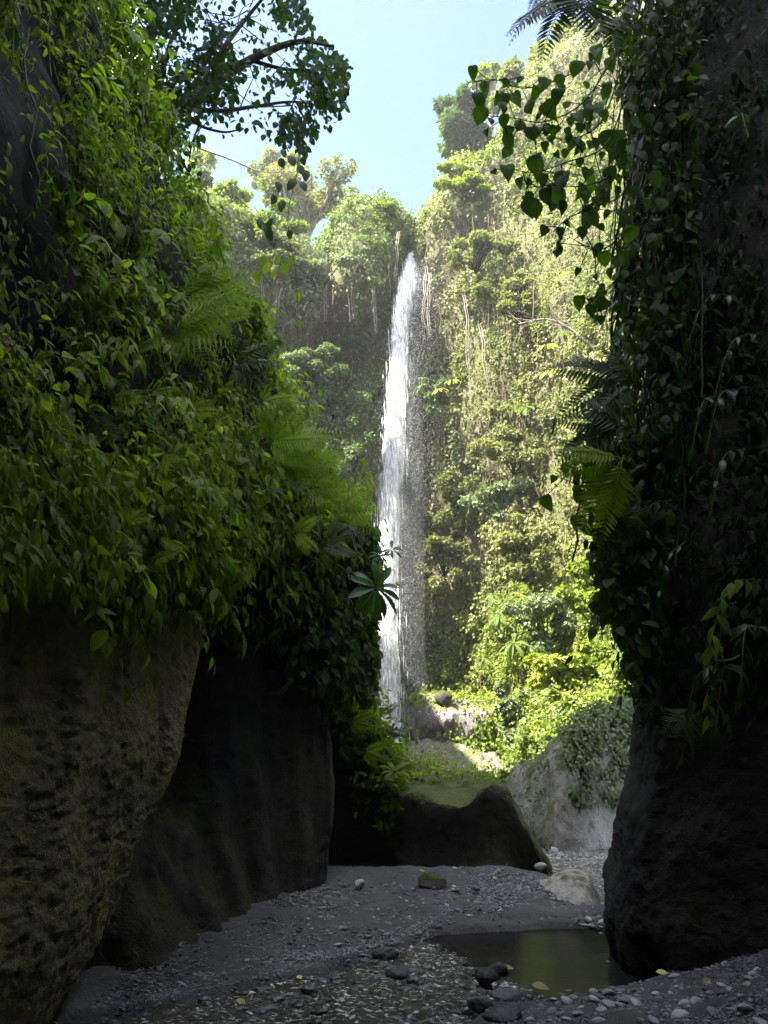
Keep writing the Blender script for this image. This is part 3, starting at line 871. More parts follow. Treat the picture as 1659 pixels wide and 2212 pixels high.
def stone_mesh(name, seed, mat, sub=2, sq=(1, .8, .55), rough=.25, freq=1.1, flat=0.0):
    V, F = ICO[sub]
    V = V.copy()
    V = V * (1 + rough * fbm(V + seed * 3.1, freq, 4, seed))[:, None]
    rg = np.random.default_rng(seed)
    for _ in range(10):      # broken faces
        nrm = norm(rg.normal(size=3)); h = rg.uniform(.5, .82)
        dd = V @ nrm - h; V = V - np.where(dd > 0, dd, 0)[:, None] * nrm * .85
    V = V * np.array(sq)
    if flat: V[:, 2] = np.where(V[:, 2] < 0, V[:, 2] * (1 - flat), V[:, 2])
    return np_mesh(name, V, F, mat, None, sub > 1)


def boulder(px, py, w_px, h_ratio, label, mat='boulder', seed=1, depth=.8, sub=4, z=None, d=None, rot=0, rough=.22, cat='boulder', name='boulder'):
    b = ground_hit(px, py, .2)
    if d is not None: b = P(px, py, d)
    zz = ground_z(b[0], b[1], False) if z is None else z
    if d is None:
        b = ground_hit(px, py, float(zz))
    w_m = w_px * KPX * b[1] / 1.05
    me = stone_mesh(name, seed, M[mat], sub, (w_m / 2, w_m / 2 * depth, w_m * h_ratio * .62), rough)
    return link(name, me, None, label, cat, loc=(b[0], b[1] + w_m * depth * .35, float(zz) + w_m * h_ratio * .34), rot=(0, 0, rot))


# the white boulder beside the pillar: a tall wedge
wb = [[(1160, 1915, 10.6), (1160, 1908, 10.7), (1162, 1907, 10.9), (1166, 1912, 11.2), (1166, 1935, 11.6)],
      [(1195, 1935, 10.2), (1192, 1908, 10.4), (1196, 1896, 10.7), (1206, 1896, 11.2), (1206, 1930, 11.8)],
      [(1225, 1952, 9.9), (1222, 1915, 10.1), (1222, 1888, 10.5), (1228, 1886, 11.1), (1228, 1930, 11.9)],
      [(1248, 1975, 9.7), (1248, 1930, 9.9), (1252, 1888, 10.4), (1252, 1885, 11.0), (1252, 1930, 11.9)],
      [(1272, 1985, 9.7), (1270, 1935, 9.9), (1272, 1895, 10.4), (1270, 1892, 11.0), (1270, 1930, 11.8)],
      [(1292, 1978, 9.8), (1286, 1945, 10.0), (1281, 1915, 10.4), (1280, 1908, 10.9), (1282, 1935, 11.6)],
      [(1304, 1966, 10.2), (1301, 1955, 10.3), (1298, 1950, 10.5), (1297, 1948, 10.8), (1297, 1950, 11.2)]]
pWB = Patch(np.array([[P(*q) for q in c] for c in wb]).transpose(1, 0, 2), 70, 70, False, [(.05, 2.2, 4, 131, (1, 1, 1)), (.02, 9, 4, 132, (1, 1, 1))])
if pWB.N[20, 35, 1] > 0: pWB.flip = True
link('boulder', pWB.mesh('boulder', M['boulder']), None, 'tall pale boulder with a domed top beside the dark right wall', 'boulder')

boulder(937, 1922, 66, .55, 'low rounded brown mossy boulder lying alone on the grey sand bar', 'rock_mid', 3, .7)
boulder(775, 1918, 26, .7, 'small dark stone on the sand bar near the left hollow', 'stone_obj', 4, .8, 3)
boulder(1040, 2050, 34, .5, 'brown stone at the far edge of the pool', 'rock_mid', 5, .8, 3)
boulder(1010, 2062, 44, .42, 'pale wet stone with a broken top where the pool begins', 'boulder', 6, .8, 4)
boulder(1075, 2112, 46, .6, 'dark stone with a lit yellow side standing in the pool outlet', 'stone_wet', 7, .8, 3, z=.02)
boulder(1052, 2132, 58, .55, 'larger dark wet stone in the pool outlet', 'stone_wet', 8, .8, 3, z=.01)
boulder(1102, 2172, 86, .3, 'long dark smooth stone at the near shore of the pool', 'stone_wet', 9, .6, 3, z=.03)
boulder(1040, 2190, 60, .5, 'black wedge stone in the riffle below the long smooth stone', 'stone_wet', 10, .7, 3, z=.02)
boulder(1090, 2212, 100, .3, 'broad dark boulder at the bottom edge beside the riffle', 'stone_wet', 11, .7, 3, z=.05)
boulder(832, 2082, 70, .4, 'flat wet stone breaking the riffle nearest the sand bar', 'stone_wet', 12, .6, 3, z=.0)
boulder(860, 2118, 54, .45, 'dark rounded stone in the middle of the riffle', 'stone_wet', 14, .7, 3, z=.0)
boulder(620, 2100, 50, .7, 'dark rounded stone, largest of the four at the left shore of the riffle', 'stone_wet', 15, .8, 3)
boulder(572, 2118, 46, .6, 'angular stone in front of the four at the left shore of the riffle', 'stone_obj', 16, .8, 3)
boulder(560, 2095, 40, .5, 'brown stone behind the four at the left shore of the riffle', 'rock_mid', 17, .8, 3)
boulder(600, 2128, 30, .7, 'smallest of the four stones at the left shore of the riffle', 'stone_obj', 18, .8, 3)
boulder(1195, 1690 + 148, 22, .8, 'small pale stone wedged in the cleft of the grey outcrop', 'stone_obj', 19, .8, 3, d=surf_depth(pE, 1195, 1838) - .05, z=P(1195, 1838, 14.4)[2] - .05)
boulder(1170, 1880, 30, .5, 'grey stone at the foot of the dark outcrop beside the stream', 'stone_obj', 20, .8, 3)
boulder(957, 1508, 46, .9, 'dark angular boulder on the ledge at the foot of the far cliff', 'rock_dark', 24, .8, 3, d=38.3, z=3.35, rough=.5)

# three small stones balanced on the ledge
for i, (py, w_, lb) in enumerate(((1700, 36, 'flat bottom stone of the little cairn on the mossy slope'), (1690, 32, 'middle stone of the little cairn on the mossy slope'), (1681, 22, 'top stone of the little cairn on the mossy slope'))):
    c = P(783, py, surf_depth(pD, 783, 1695, 14) - .06)
    link('stone', stone_mesh('stone', 300 + i, M['stone_obj'], 2, (w_ * .0037, w_ * .003, .038), .15), None, lb, 'stone', 'stones of the little cairn', loc=c)

# loose stones: the 280 that show largest are things, the rest gravel
STONES = [stone_mesh('stone', 200 + i, M['stone_obj'], 2, (1, random.uniform(.6, .95), random.uniform(.35, .62)), .28) for i in range(12)]
ZONES = [  # px range, py range, count, size px, label
    ((1120, 1655), (2130, 2210), 78, (16, 44), 'grey stone on the near gravel bank'),
    ((1430, 1655), (2050, 2130), 22, (14, 38), 'grey stone high against the dark wall'),
    ((980, 1320), (1980, 2020), 46, (9, 22), 'small stone along the far waterline'),
    ((860, 1300), (1915, 1985), 44, (8, 20), 'grey stone on the bar slope'),
    ((1255, 1330), (1868, 1905), 28, (12, 26), 'stone heaped beyond the pale boulder'),
    ((1215, 1310), (1975, 2015), 16, (10, 30), 'pale stone below the pale boulder'),
    ((640, 980), (1960, 2075), 36, (8, 22), 'dark stone on the left bar side'),
    ((330, 640), (2070, 2190), 22, (10, 30), 'dim stone before the black hollow'),
]
rg = random.Random(31)
NTH = ['leftmost', 'second from the left', 'third from the left', 'fourth from the left', 'fifth from the left', 'sixth from the left', 'seventh from the left', 'rightmost']
for (x0, x1), (y0, y1), cnt, (s0, s1), lb in ZONES:
    got = []
    for k in range(cnt):
        px, py = rg.uniform(x0, x1), rg.uniform(y0, y1)
        b = ground_hit(px, py, .15)
        for _ in range(3):
            z = float(ground_z(b[0], b[1], False)); b = ground_hit(px, py, z)
        if z < -.03: continue
        q = s0 + (s1 - s0) * rg.random() ** 2.2
        got.append((q, px, b, z))
    got.sort(key=lambda g: -g[0])
    big = sorted(got[:8], key=lambda g: g[1])
    for g in got:
        q, px, b, z = g
        s = q * KPX * b[1] / 1.05 * .55
        lab = lb if g not in big else NTH[big.index(g)] + ' of eight larger: ' + lb
        link('stone', STONES[rg.randrange(12)], None, lab if len(lab.split()) <= 16 else ' '.join(lab.split()[:16]), 'stone', 'loose stones of the stream bed', loc=(b[0], b[1], z + s * .12), rot=(rg.uniform(-.35, .35), rg.uniform(-.35, .35), rg.uniform(0, 6.28)), scale=s)

# gravel: joined, even in the picture
rng = np.random.default_rng(77)
n = 42000
px = rng.uniform(150, 1660, n * 2); py = rng.uniform(1868, 2214, n * 2)
xc = (px - 829.5) * KPX; yc = (1106 - py) * KPX; dy = CP - yc * SP
zg = np.full(len(px), .2)
for _ in range(4):
    d = (zg - CAM[2]) * dy / (SP + yc * CP); gxp = xc * d / dy; zg = ground_z(gxp, d, False)
pp = np.stack([gxp, d, 0 * d], -1)
dens = .32 + .75 * sstep(-.1, .35, fbm(pp, 1.3, 3, 51)) + np.where(d < 7.2, .5, 0) + sstep(.3, .02, np.abs(poly_sd(gxp, d, WATER_POLY))) * .6 - .35 * sstep(10.0, 10.8, d)
ok = (rng.random(len(px)) < dens) & (zg > -.03) & (d < 16)
gp = np.stack([gxp, d, zg], -1)[ok][:n]; dd = gp[:, 1]
V0, F0 = ICO[1]
sz = np.minimum(rng.lognormal(.62, .72, len(gp)), 6.5) * KPX * dd * .8
ang = rng.uniform(0, 6.28, len(gp)); ca, sa = np.cos(ang), np.sin(ang)
S = np.stack([sz, sz * rng.uniform(.55, .95, len(gp)), sz * rng.uniform(.3, .6, len(gp))], -1)
jit = 1 + .35 * (rng.random((len(gp), len(V0), 1)) - .5)
L0 = V0[None] * S[:, None] * jit
gV = np.stack([L0[..., 0] * ca[:, None] - L0[..., 1] * sa[:, None], L0[..., 0] * sa[:, None] + L0[..., 1] * ca[:, None], L0[..., 2]], -1) + (gp + np.stack([0 * sz, 0 * sz, -.05 * sz], -1))[:, None]
gF = (F0[None] + (np.arange(len(gp)) * len(V0))[:, None, None]).reshape(-1, 3)
n2 = 240
qx = rng.uniform(-2.4, 1.0, n2 * 3); qy = rng.uniform(6.0, 8.4, n2 * 3)
kk = (poly_sd(qx, qy, WATER_POLY) < 0) & (pool_side(qx, qy) < .05); qx, qy = qx[kk][:n2], qy[kk][:n2]
S2 = np.stack([rng.uniform(.02, .075, len(qx))] * 3, -1) * np.array([1, .7, .5]) * rng.uniform(.8, 1.2, (len(qx), 3))
V2, F2 = ICO[2]
rV = V2[None] * S2[:, None] * (1 + .3 * (rng.random((len(qx), len(V2), 1)) - .5)) + np.stack([qx, qy, rng.uniform(-.03, .006, len(qx))], -1)[:, None]
link('gravel', np_mesh('gravel', rV.reshape(-1, 3), (F2[None] + (np.arange(len(qx)) * len(V2))[:, None, None]).reshape(-1, 3), plain_mat('wet_gravel', (.075, .075, .072), .3, .5, .5, 16, .3), None, False), kind='stuff')
link('gravel', np_mesh('gravel', gV.reshape(-1, 3), gF, M['stone'], None, False), kind='stuff')

# ================================================================== FOLIAGE ON THE FAR CLIFF
UP = np.array([0, 0, 1.0])


def droop_dirs(Nr, rng, out=.5, down=.8, jit=.6):
    n = len(Nr)
    y = Nr * out - UP * down + rng.normal(0, jit, (n, 3))
    z = Nr * .6 + UP * .7 + rng.normal(0, .45, (n, 3))
    return norm(y), z


def boxf(px, py, x0, x1, y0, y1, s=25):
    return sstep(x0 - s, x0 + s, px) * sstep(x1 + s, x1 - s, px) * sstep(y0 - s, y0 + s, py) * sstep(y1 + s, y1 - s, py)


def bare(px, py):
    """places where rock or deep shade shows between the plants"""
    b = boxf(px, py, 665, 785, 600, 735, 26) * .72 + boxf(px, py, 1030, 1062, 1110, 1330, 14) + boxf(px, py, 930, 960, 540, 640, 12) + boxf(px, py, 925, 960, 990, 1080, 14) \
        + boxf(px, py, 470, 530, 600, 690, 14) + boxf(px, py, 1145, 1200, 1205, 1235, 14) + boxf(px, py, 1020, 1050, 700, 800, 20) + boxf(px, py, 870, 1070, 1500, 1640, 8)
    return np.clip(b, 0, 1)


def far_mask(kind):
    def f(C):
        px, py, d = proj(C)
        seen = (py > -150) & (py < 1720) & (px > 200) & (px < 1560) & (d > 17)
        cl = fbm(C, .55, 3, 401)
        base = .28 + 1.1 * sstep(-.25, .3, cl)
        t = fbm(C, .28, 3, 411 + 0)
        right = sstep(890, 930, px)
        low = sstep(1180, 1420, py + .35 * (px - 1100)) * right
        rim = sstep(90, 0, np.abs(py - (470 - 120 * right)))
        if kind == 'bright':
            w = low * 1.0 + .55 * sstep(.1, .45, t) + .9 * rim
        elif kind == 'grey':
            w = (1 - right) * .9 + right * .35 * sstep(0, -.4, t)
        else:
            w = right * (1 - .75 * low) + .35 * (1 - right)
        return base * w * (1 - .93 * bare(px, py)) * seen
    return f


def far_leaves(name, kind, n, mat, s0, s1, seed, lift):
    p, Nr, rng = pG.scatter(n, far_mask(kind), seed)
    cl = fbm(p, .55, 3, 401); cl2 = fbm(p, 1.7, 2, 402)
    off = .05 + lift * np.clip(cl + .35, 0, 1.4) + .45 * np.clip(cl2, 0, 1) + rng.exponential(.14, n)
    p = p + norm(Nr + UP * .25) * off[:, None]
    y, z = droop_dirs(Nr, rng)
    px, py, d = proj(p)
    s = rng.uniform(s0, s1, n) * (.55 + d / 90)
    link(name, leaf_cloud(name, T_FAR, p, y, z, s, M[mat]), kind='stuff')


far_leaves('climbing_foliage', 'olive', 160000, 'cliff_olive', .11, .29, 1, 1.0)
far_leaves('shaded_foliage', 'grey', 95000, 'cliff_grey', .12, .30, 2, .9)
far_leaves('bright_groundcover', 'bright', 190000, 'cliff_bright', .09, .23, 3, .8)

# dry hanging strands over the cliff
p, Nr, rng = pG.scatter(1500, lambda C: (lambda px, py, d: ((py > 430) & (py < 1500) & (px > 380) & (px < 1420)) * (.35 + 1.2 * boxf(px, py, 930, 1180, 480, 1050, 60) + 1.4 * boxf(px, py, 560, 880, 530, 700, 30)))(*proj(C)), 9)
ch = []
for i in range(len(p)):
    Ln = rng.uniform(.8, 3.2); o = rng.uniform(.25, 1.1)
    a = p[i] + Nr[i] * o
    k = 5
    tt = np.linspace(0, 1, k)
    q = a - UP * (tt * Ln)[:, None] + np.cumsum(rng.normal(0, .07, (k, 3)) * (1, 1, .2), 0)
    ch.append((q, rng.uniform(.008, .02)))
link('dry_strands', tubes_mesh('dry_strands', ch, M['dry'], 3), kind='stuff')

# long aerial roots and lianas one can pick out
LIANAS = [((917, 575), (916, 742), 44.3, 'long pale aerial root hanging right of the waterfall lip'), ((926, 590), (929, 735), 44.2, 'shorter pale aerial root beside the long one right of the lip'),
          ((1000, 640), (1004, 800), 43.0, 'pale liana hanging down the sunlit cliff, nearest the falls'), ((1035, 700), (1050, 860), 42.2, 'bent pale liana on the sunlit cliff'),
          ((800, 545), (812, 720), 43.4, 'liana hanging from the green knoll left of the lip'), ((770, 560), (764, 690), 43.6, 'liana hanging over the dark alcove'),
          ((862, 500), (852, 600), 44.4, 'thin root hanging on the knoll beside the notch of the falls'), ((700, 560), (706, 690), 43.4, 'liana with a white end hanging in the alcove'),
          ((565, 560), (560, 660), 42.6, 'brown root bundle hanging on the left cliff')]
for (a, b, d, lb) in LIANAS:
    A_, B_ = P(*a, d), P(*b, d)
    q = np.linspace(A_, B_, 14); q = q + np.cumsum(np.random.default_rng(int(a[0])).normal(0, .05, (14, 3)), 0)
    o = link('liana', tubes_mesh('liana', [(q, np.linspace(.045, .02, 14)), (q + (.12, -.05, 0), np.linspace(.025, .012, 14))], M['pale_bark'], 5), None, lb, 'liana', 'lianas on the far cliff')


def crown_points(clusters, n, rng, shell=.55):
    """points in the outer part of ellipsoid clumps; clusters: (centre, radii)"""
    vol = np.array([np.prod(r) ** (2 / 3) for _, r in clusters]); vol /= vol.sum()
    k = rng.choice(len(clusters), n, p=vol)
    C = np.array([c for c, _ in clusters])[k]; Rr = np.array([r for _, r in clusters])[k]
    u = norm(rng.normal(size=(n, 3)))
    rad = (shell + (1 - shell) * rng.random(n) ** .5)[:, None]
    return C + u * Rr * rad, u


def bush(px, py, d, w, h, mat, n, label, seed, name='bush', cat='bush', leaf=.3, group='bushes on the far cliff'):
    rng = np.random.default_rng(seed)
    c = P(px, py, d); k = KPX * d
    W, H = w * k / 2, h * k / 2
    root = thing(name, c - UP * H, label, cat, group)
    base = np.array(root.location)
    cl = []
    n = int(n * 1.8); leaf = leaf * .68
    for i in range(15):
        u = norm(rng.normal(size=3)) * np.array([W, W * .5, H * 1.15]) * rng.uniform(.2, 1.25)
        cl.append((c + u, np.array([W, W * .7, H * .8]) * rng.uniform(.15, .38)))
    p, u = crown_points(cl, n, rng)
    y = norm(u * .5 - UP * .4 + rng.normal(0, .6, (n, 3))); z = u * .5 + UP * .8 + rng.normal(0, .4, (n, 3))
    link('crown', leaf_cloud('crown', T_FAR, p - base, y, z, rng.uniform(.6, 1.3, n) * leaf, M[mat]), root)
    chs = []
    for cc, rr in cl:
        q = smooth_path([base + (0, .6, 0), base * .55 + cc * .45 + rng.normal(0, .1, 3), cc], 8) - base
        chs.append((q, np.linspace(.05, .018, 8) * min(1, W / 1.5)))
    link('stem', tubes_mesh('stem', chs, M['twig'], 4), root)
    return root


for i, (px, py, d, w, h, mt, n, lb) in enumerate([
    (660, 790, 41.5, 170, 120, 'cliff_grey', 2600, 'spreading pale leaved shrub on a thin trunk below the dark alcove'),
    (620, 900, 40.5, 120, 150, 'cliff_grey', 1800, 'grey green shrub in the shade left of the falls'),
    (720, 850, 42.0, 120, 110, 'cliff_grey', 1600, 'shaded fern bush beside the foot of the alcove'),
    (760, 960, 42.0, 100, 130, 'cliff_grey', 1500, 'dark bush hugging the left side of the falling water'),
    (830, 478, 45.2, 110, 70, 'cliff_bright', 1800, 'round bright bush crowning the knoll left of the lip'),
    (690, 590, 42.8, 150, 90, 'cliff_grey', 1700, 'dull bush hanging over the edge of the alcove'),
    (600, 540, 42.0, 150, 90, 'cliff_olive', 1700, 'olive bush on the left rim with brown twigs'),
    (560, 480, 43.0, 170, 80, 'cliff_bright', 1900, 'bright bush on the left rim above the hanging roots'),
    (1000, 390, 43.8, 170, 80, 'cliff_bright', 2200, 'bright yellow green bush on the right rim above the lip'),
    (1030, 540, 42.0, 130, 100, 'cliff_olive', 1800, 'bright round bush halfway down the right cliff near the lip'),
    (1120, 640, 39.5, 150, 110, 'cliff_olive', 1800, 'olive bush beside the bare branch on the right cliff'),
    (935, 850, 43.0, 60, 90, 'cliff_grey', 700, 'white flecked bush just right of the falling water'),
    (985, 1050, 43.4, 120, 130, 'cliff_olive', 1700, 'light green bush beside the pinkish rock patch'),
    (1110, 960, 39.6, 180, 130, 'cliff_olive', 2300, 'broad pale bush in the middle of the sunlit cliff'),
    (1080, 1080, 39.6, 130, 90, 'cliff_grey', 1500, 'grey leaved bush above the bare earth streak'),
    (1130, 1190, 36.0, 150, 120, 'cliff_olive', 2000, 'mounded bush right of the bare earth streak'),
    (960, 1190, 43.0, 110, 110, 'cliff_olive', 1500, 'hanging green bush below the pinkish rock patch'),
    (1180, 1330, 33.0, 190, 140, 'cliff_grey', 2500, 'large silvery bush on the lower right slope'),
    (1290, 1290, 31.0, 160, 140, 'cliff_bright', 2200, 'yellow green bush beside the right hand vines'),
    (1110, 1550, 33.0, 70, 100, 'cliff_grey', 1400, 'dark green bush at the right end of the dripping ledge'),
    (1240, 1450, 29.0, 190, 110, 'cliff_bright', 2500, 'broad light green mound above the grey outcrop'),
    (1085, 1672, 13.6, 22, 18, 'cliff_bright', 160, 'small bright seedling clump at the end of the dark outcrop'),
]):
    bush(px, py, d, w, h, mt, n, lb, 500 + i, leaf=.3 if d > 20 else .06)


# ------------------------------------------------------------------ trees on the rim
def tree(px, py, d, w, h, foot_py, mat, n, label, seed, leaf=.4, clumps=14, shell=.5, bark='pale_bark', lean=0, trunk=.32):
    rng = np.random.default_rng(seed)
    k = KPX * d
    c = P(px, py, d); W, H = w * k / 2, h * k / 2
    foot = P(px + lean, foot_py, d + 1)
    root = thing('tree', foot, label, 'tree', 'trees on the rim of the gorge')
    cl = []
    for i in range(clumps):
        u = norm(rng.normal(size=3)); u[2] = u[2] * .9 + .1
        u = u * np.array([W, W * .8, H]) * rng.uniform(.45, 1.0)
        cl.append((c + u, np.array([W, W * .8, H * .7]) * rng.uniform(.22, .42)))
    p, u = crown_points(cl, n, rng, shell)
    y = norm(u * .5 - UP * .3 + rng.normal(0, .7, (n, 3))); z = u * .4 + UP * .8 + rng.normal(0, .45, (n, 3))
    link('crown', leaf_cloud('crown', T_FAR, p - foot, y, z, rng.uniform(.6, 1.3, n) * leaf, M[mat]), root)
    fork = foot * .45 + c * .55 - UP * H * .25
    tr = [(smooth_path([foot - UP * 1.5, foot * .7 + fork * .3 + rng.normal(0, .15, 3), fork], 10) - foot, np.linspace(trunk, trunk * .6, 10))]
    link('trunk', tubes_mesh('trunk', tr, M[bark], 8), root)
    lm = []
    for cc, rr in cl:
        a = fork + (foot - fork) * rng.uniform(0, .35)
        lm.append((smooth_path([a, a * .5 + cc * .5 + rng.normal(0, .3, 3) + UP * .3, cc, cc + (cc - a) * .15], 9) - foot, np.linspace(trunk * .42, .03, 9)))
        for _ in range(2):
            e = cc + norm(rng.normal(size=3)) * rr * .9
            lm.append((smooth_path([a * .4 + cc * .6, cc * .6 + e * .4, e], 6) - foot, np.linspace(.07, .02, 6)))
    link('limb', tubes_mesh('limb', lm, M[bark], 5), root)
    return root


for i, a in enumerate([
    (668, 425, 54, 250, 210, 540, 'cliff_olive', 3600, 'tall thin crowned tan tree with pale limbs on the left rim', .42, 20, .35),
    (590, 370, 60, 130, 110, 480, 'cliff_olive', 1500, 'slim tree behind the thin crowned tan tree', .42, 12, .4),
    (760, 430, 72, 70, 80, 500, 'cliff_grey', 500, 'small bluish tree far behind the green knoll', .45, 8, .4),
    (430, 430, 47, 130, 170, 560, 'cliff_grey', 3000, 'blue green tree at the left end of the rim', .4, 16, .5),
    (500, 430, 49, 120, 110, 530, 'cliff_bright', 2400, 'rounded yellow green tree on the left rim', .4, 14, .5),
    (440, 350, 62, 90, 90, 480, 'cliff_bright', 1200, 'sunny treetop showing below the dark overhanging branch', .45, 10, .5),
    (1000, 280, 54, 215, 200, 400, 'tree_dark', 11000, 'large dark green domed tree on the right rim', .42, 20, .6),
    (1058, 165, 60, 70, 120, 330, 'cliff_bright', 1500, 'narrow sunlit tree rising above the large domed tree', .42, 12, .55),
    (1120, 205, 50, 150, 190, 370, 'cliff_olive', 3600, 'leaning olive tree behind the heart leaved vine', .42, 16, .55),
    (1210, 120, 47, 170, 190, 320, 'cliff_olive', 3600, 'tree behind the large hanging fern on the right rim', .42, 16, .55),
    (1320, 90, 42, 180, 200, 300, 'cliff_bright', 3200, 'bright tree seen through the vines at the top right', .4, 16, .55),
]):
    px, py, d, w, h, fp, mt, n, lb, lf, cl, sh = a
    tree(px, py, d, w, h, fp, mt, n, lb, 600 + i, lf, cl, sh)

# bare branches
for (pts, d, r, lb, sd) in [
    ([(1290, 760), (1230, 710), (1180, 690), (1120, 700)], 35.5, .11, 'bare tan branch leaning out from the sunlit right cliff', 3),
    ([(430, 320), (500, 345), (560, 370), (610, 372)], 30, .06, 'leafless grey branch against the sky at the upper left', 4),
    ]:
    rng = np.random.default_rng(sd)
    m_ = smooth_path([P(x, y, d) for x, y in pts], 24)
    chs = [(m_, np.linspace(r, r * .3, 24))]
    for j in range(22):
        k_ = rng.integers(5, 23); a = m_[k_]; L_ = rng.uniform(.4, 1.6) * r / .1
        dr = norm(m_[min(k_ + 1, 23)] - m_[k_ - 1]) * .7 + rng.normal(0, .55, 3)
        chs.append((smooth_path([a, a + dr * L_ * .5, a + dr * L_ + rng.normal(0, .1, 3)], 6), np.linspace(r * .22, r * .05, 6)))
    link('bare_branch', tubes_mesh('bare_branch', chs, M['pale_bark'], 4), None, lb, 'branch')


# broad leaved plants on the far cliff: each leaf a part
ME_STRAP = tmpl_mesh('leaf', T_STRAP, M['cliff_bright']); ME_STRAP_G = tmpl_mesh('leaf', T_STRAP, M['rosette_far'])


def rosette(px, py, d, r_px_, n, me, label, seed, name='broad_leaved_plant', face=(0, -1, .35), spread=1.0, droop=.2, cat='plant', group='broad leaved plants on the far cliff', stem=None):
    rng = np.random.default_rng(seed)
    r_px = r_px_ * (.55 if group.startswith('broad') else 1); c = P(px, py, d); s = r_px * KPX * d
    root = thing(name, c, label, cat, group)
    f = norm(np.array(face, float)); a = norm(np.cross(f, UP + 1e-3)); b = np.cross(a, f)
    for i in range(n):
        th = 2 * math.pi * (i + rng.uniform(-.25, .25)) / n
        dr = (a * math.cos(th) + b * math.sin(th)) * spread + f * rng.uniform(.1, .6) - UP * droop
        place('leaf', me, root, c + dr * s * .08, dr, f + UP * .5 + rng.normal(0, .2, 3), s * rng.uniform(.75, 1.1))
    st = smooth_path([(0, .0, 0), (0, .25 * s, -.25 * s), (0 if stem is None else stem[0] * s, 1.0 * s, (-.8 if stem is None else stem[1]) * s)], 8)
    link('stem', tubes_mesh('stem', [(st, np.linspace(.03, .05, 8) * min(s, 1) * 1.5)], M['green_stem'], 5), root)
    return root


for i, a in enumerate([
    (950, 840, 42.5, 55, 8, ME_STRAP, 'plant with long pale leaves beside the falling water'), (975, 822, 42.5, 45, 7, ME_STRAP, 'second long leaved plant just above the one beside the water'),
    (1180, 745, 38, 60, 8, ME_STRAP, 'broad leaved plant under the bare branch'), (1210, 720, 37, 45, 7, ME_STRAP_G, 'glossy broad leaved plant right of the bare branch'),
    (1140, 880, 39, 55, 7, ME_STRAP_G, 'dark broad leaved plant in the middle of the sunlit cliff'), (1190, 800, 37.5, 55, 8, ME_STRAP, 'pale broad leaved plant near the vine curtain'),
    (1110, 1390, 36, 60, 8, ME_STRAP_G, 'light leaved ginger clump above the dripping ledge'), (1080, 1330, 37, 55, 8, ME_STRAP_G, 'upper ginger clump on the lower cliff'),
    (1065, 1285, 38, 48, 7, ME_STRAP_G, 'topmost small ginger clump on the lower cliff'), (1020, 1530, 38.5, 26, 7, ME_STRAP, 'small tuft growing on the dripping ledge'),
]):
    rosette(*a, 700 + i, face=(-.3, -.35 - .5 * random.random(), .9), droop=.3)
rosette(1200, 893, 16, 42, 7, ME_STRAP, 'glowing yellow green rosette in the sun left of the right hand ferns', 731, group='sunlit rosette', face=(-.2, -.8, .9), droop=-.2)

# dripping ledge and wet slab at the foot of the fall
led = [[(872, 1600, 41.5), (872, 1535, 41.4), (872, 1512, 41.8), (872, 1506, 43)], [(900, 1606, 40.4), (900, 1545, 39.8), (902, 1514, 40.2), (902, 1508, 42)], [(950, 1612, 38.6), (950, 1550, 38.0), (952, 1516, 38.8), (952, 1510, 42)],
       [(1005, 1614, 38.2), (1005, 1550, 37.4), (1007, 1520, 38.2), (1007, 1513, 42)], [(1045, 1616, 37.6), (1047, 1555, 36.8), (1050, 1524, 37.6), (1050, 1516, 42)], [(1075, 1620, 37.6), (1076, 1560, 37.4), (1078, 1530, 38.2), (1078, 1520, 42)], [(1092, 1630, 39), (1092, 1580, 39.5), (1092, 1540, 40), (1092, 1530, 42)]]
pL = Patch(np.array([[P(*q) for q in c] for c in led]).transpose(1, 0, 2), 60, 120, False, [(.5, .5, 3, 141, (1, 1, .6)), (.16, 2.0, 4, 142, (1.6, 1.6, .4))])
if pL.N[20, 60, 1] > 0: pL.N = -pL.N; pL.flip = True
link('rock_ledge', pL.mesh('rock_ledge', M['wet_rock']), None, 'wet dripping rock ledge with hanging moss at the foot of the falls', 'rock')
slab = [[(830, 1700, 33.5), (835, 1650, 35.0), (850, 1608, 38.0), (850, 1604, 40)], [(900, 1705, 32.5), (900, 1640, 34.5), (905, 1606, 38.0), (905, 1602, 40)], [(960, 1710, 32), (960, 1650, 34), (965, 1612, 37.5), (965, 1606, 40)],
        [(1030, 1715, 31), (1030, 1665, 33), (1035, 1628, 36), (1035, 1620, 40)], [(1085, 1720, 30), (1088, 1678, 32), (1095, 1640, 35), (1095, 1632, 40)], [(1120, 1730, 30), (1120, 1690, 32), (1125, 1650, 35), (1125, 1640, 40)]]
pS = Patch(np.array([[P(*q) for q in c] for c in slab]).transpose(1, 0, 2), 60, 110, False, [(.45, .9, 4, 151, (1, 1, .7)), (.18, 3.5, 4, 152, (1, 1, 1))])
if pS.N[20, 60, 2] < 0: pS.N = -pS.N; pS.flip = not pS.flip
link('rock_slab', pS.mesh('rock_slab', M['wet_rock']), None, 'sloping purple grey wet rock slab where the waterfall lands', 'rock')
p, Nr, rng = pL.scatter(3600, lambda C: (lambda px, py, d: .08 + 1.6 * boxf(px, py, 1040, 1095, 1540, 1640, 20) + .8 * boxf(px, py, 960, 1080, 1590, 1620, 8) + .5 * boxf(px, py, 860, 1080, 1505, 1520, 6))(*proj(C)), 19)
y, z = droop_dirs(Nr, rng)
link('ledge_foliage', leaf_cloud('ledge_foliage', T_FAR, p + Nr * rng.exponential(.15, len(p))[:, None], y, z, rng.uniform(.1, .26, len(p)), M['cliff_bright']), kind='stuff')

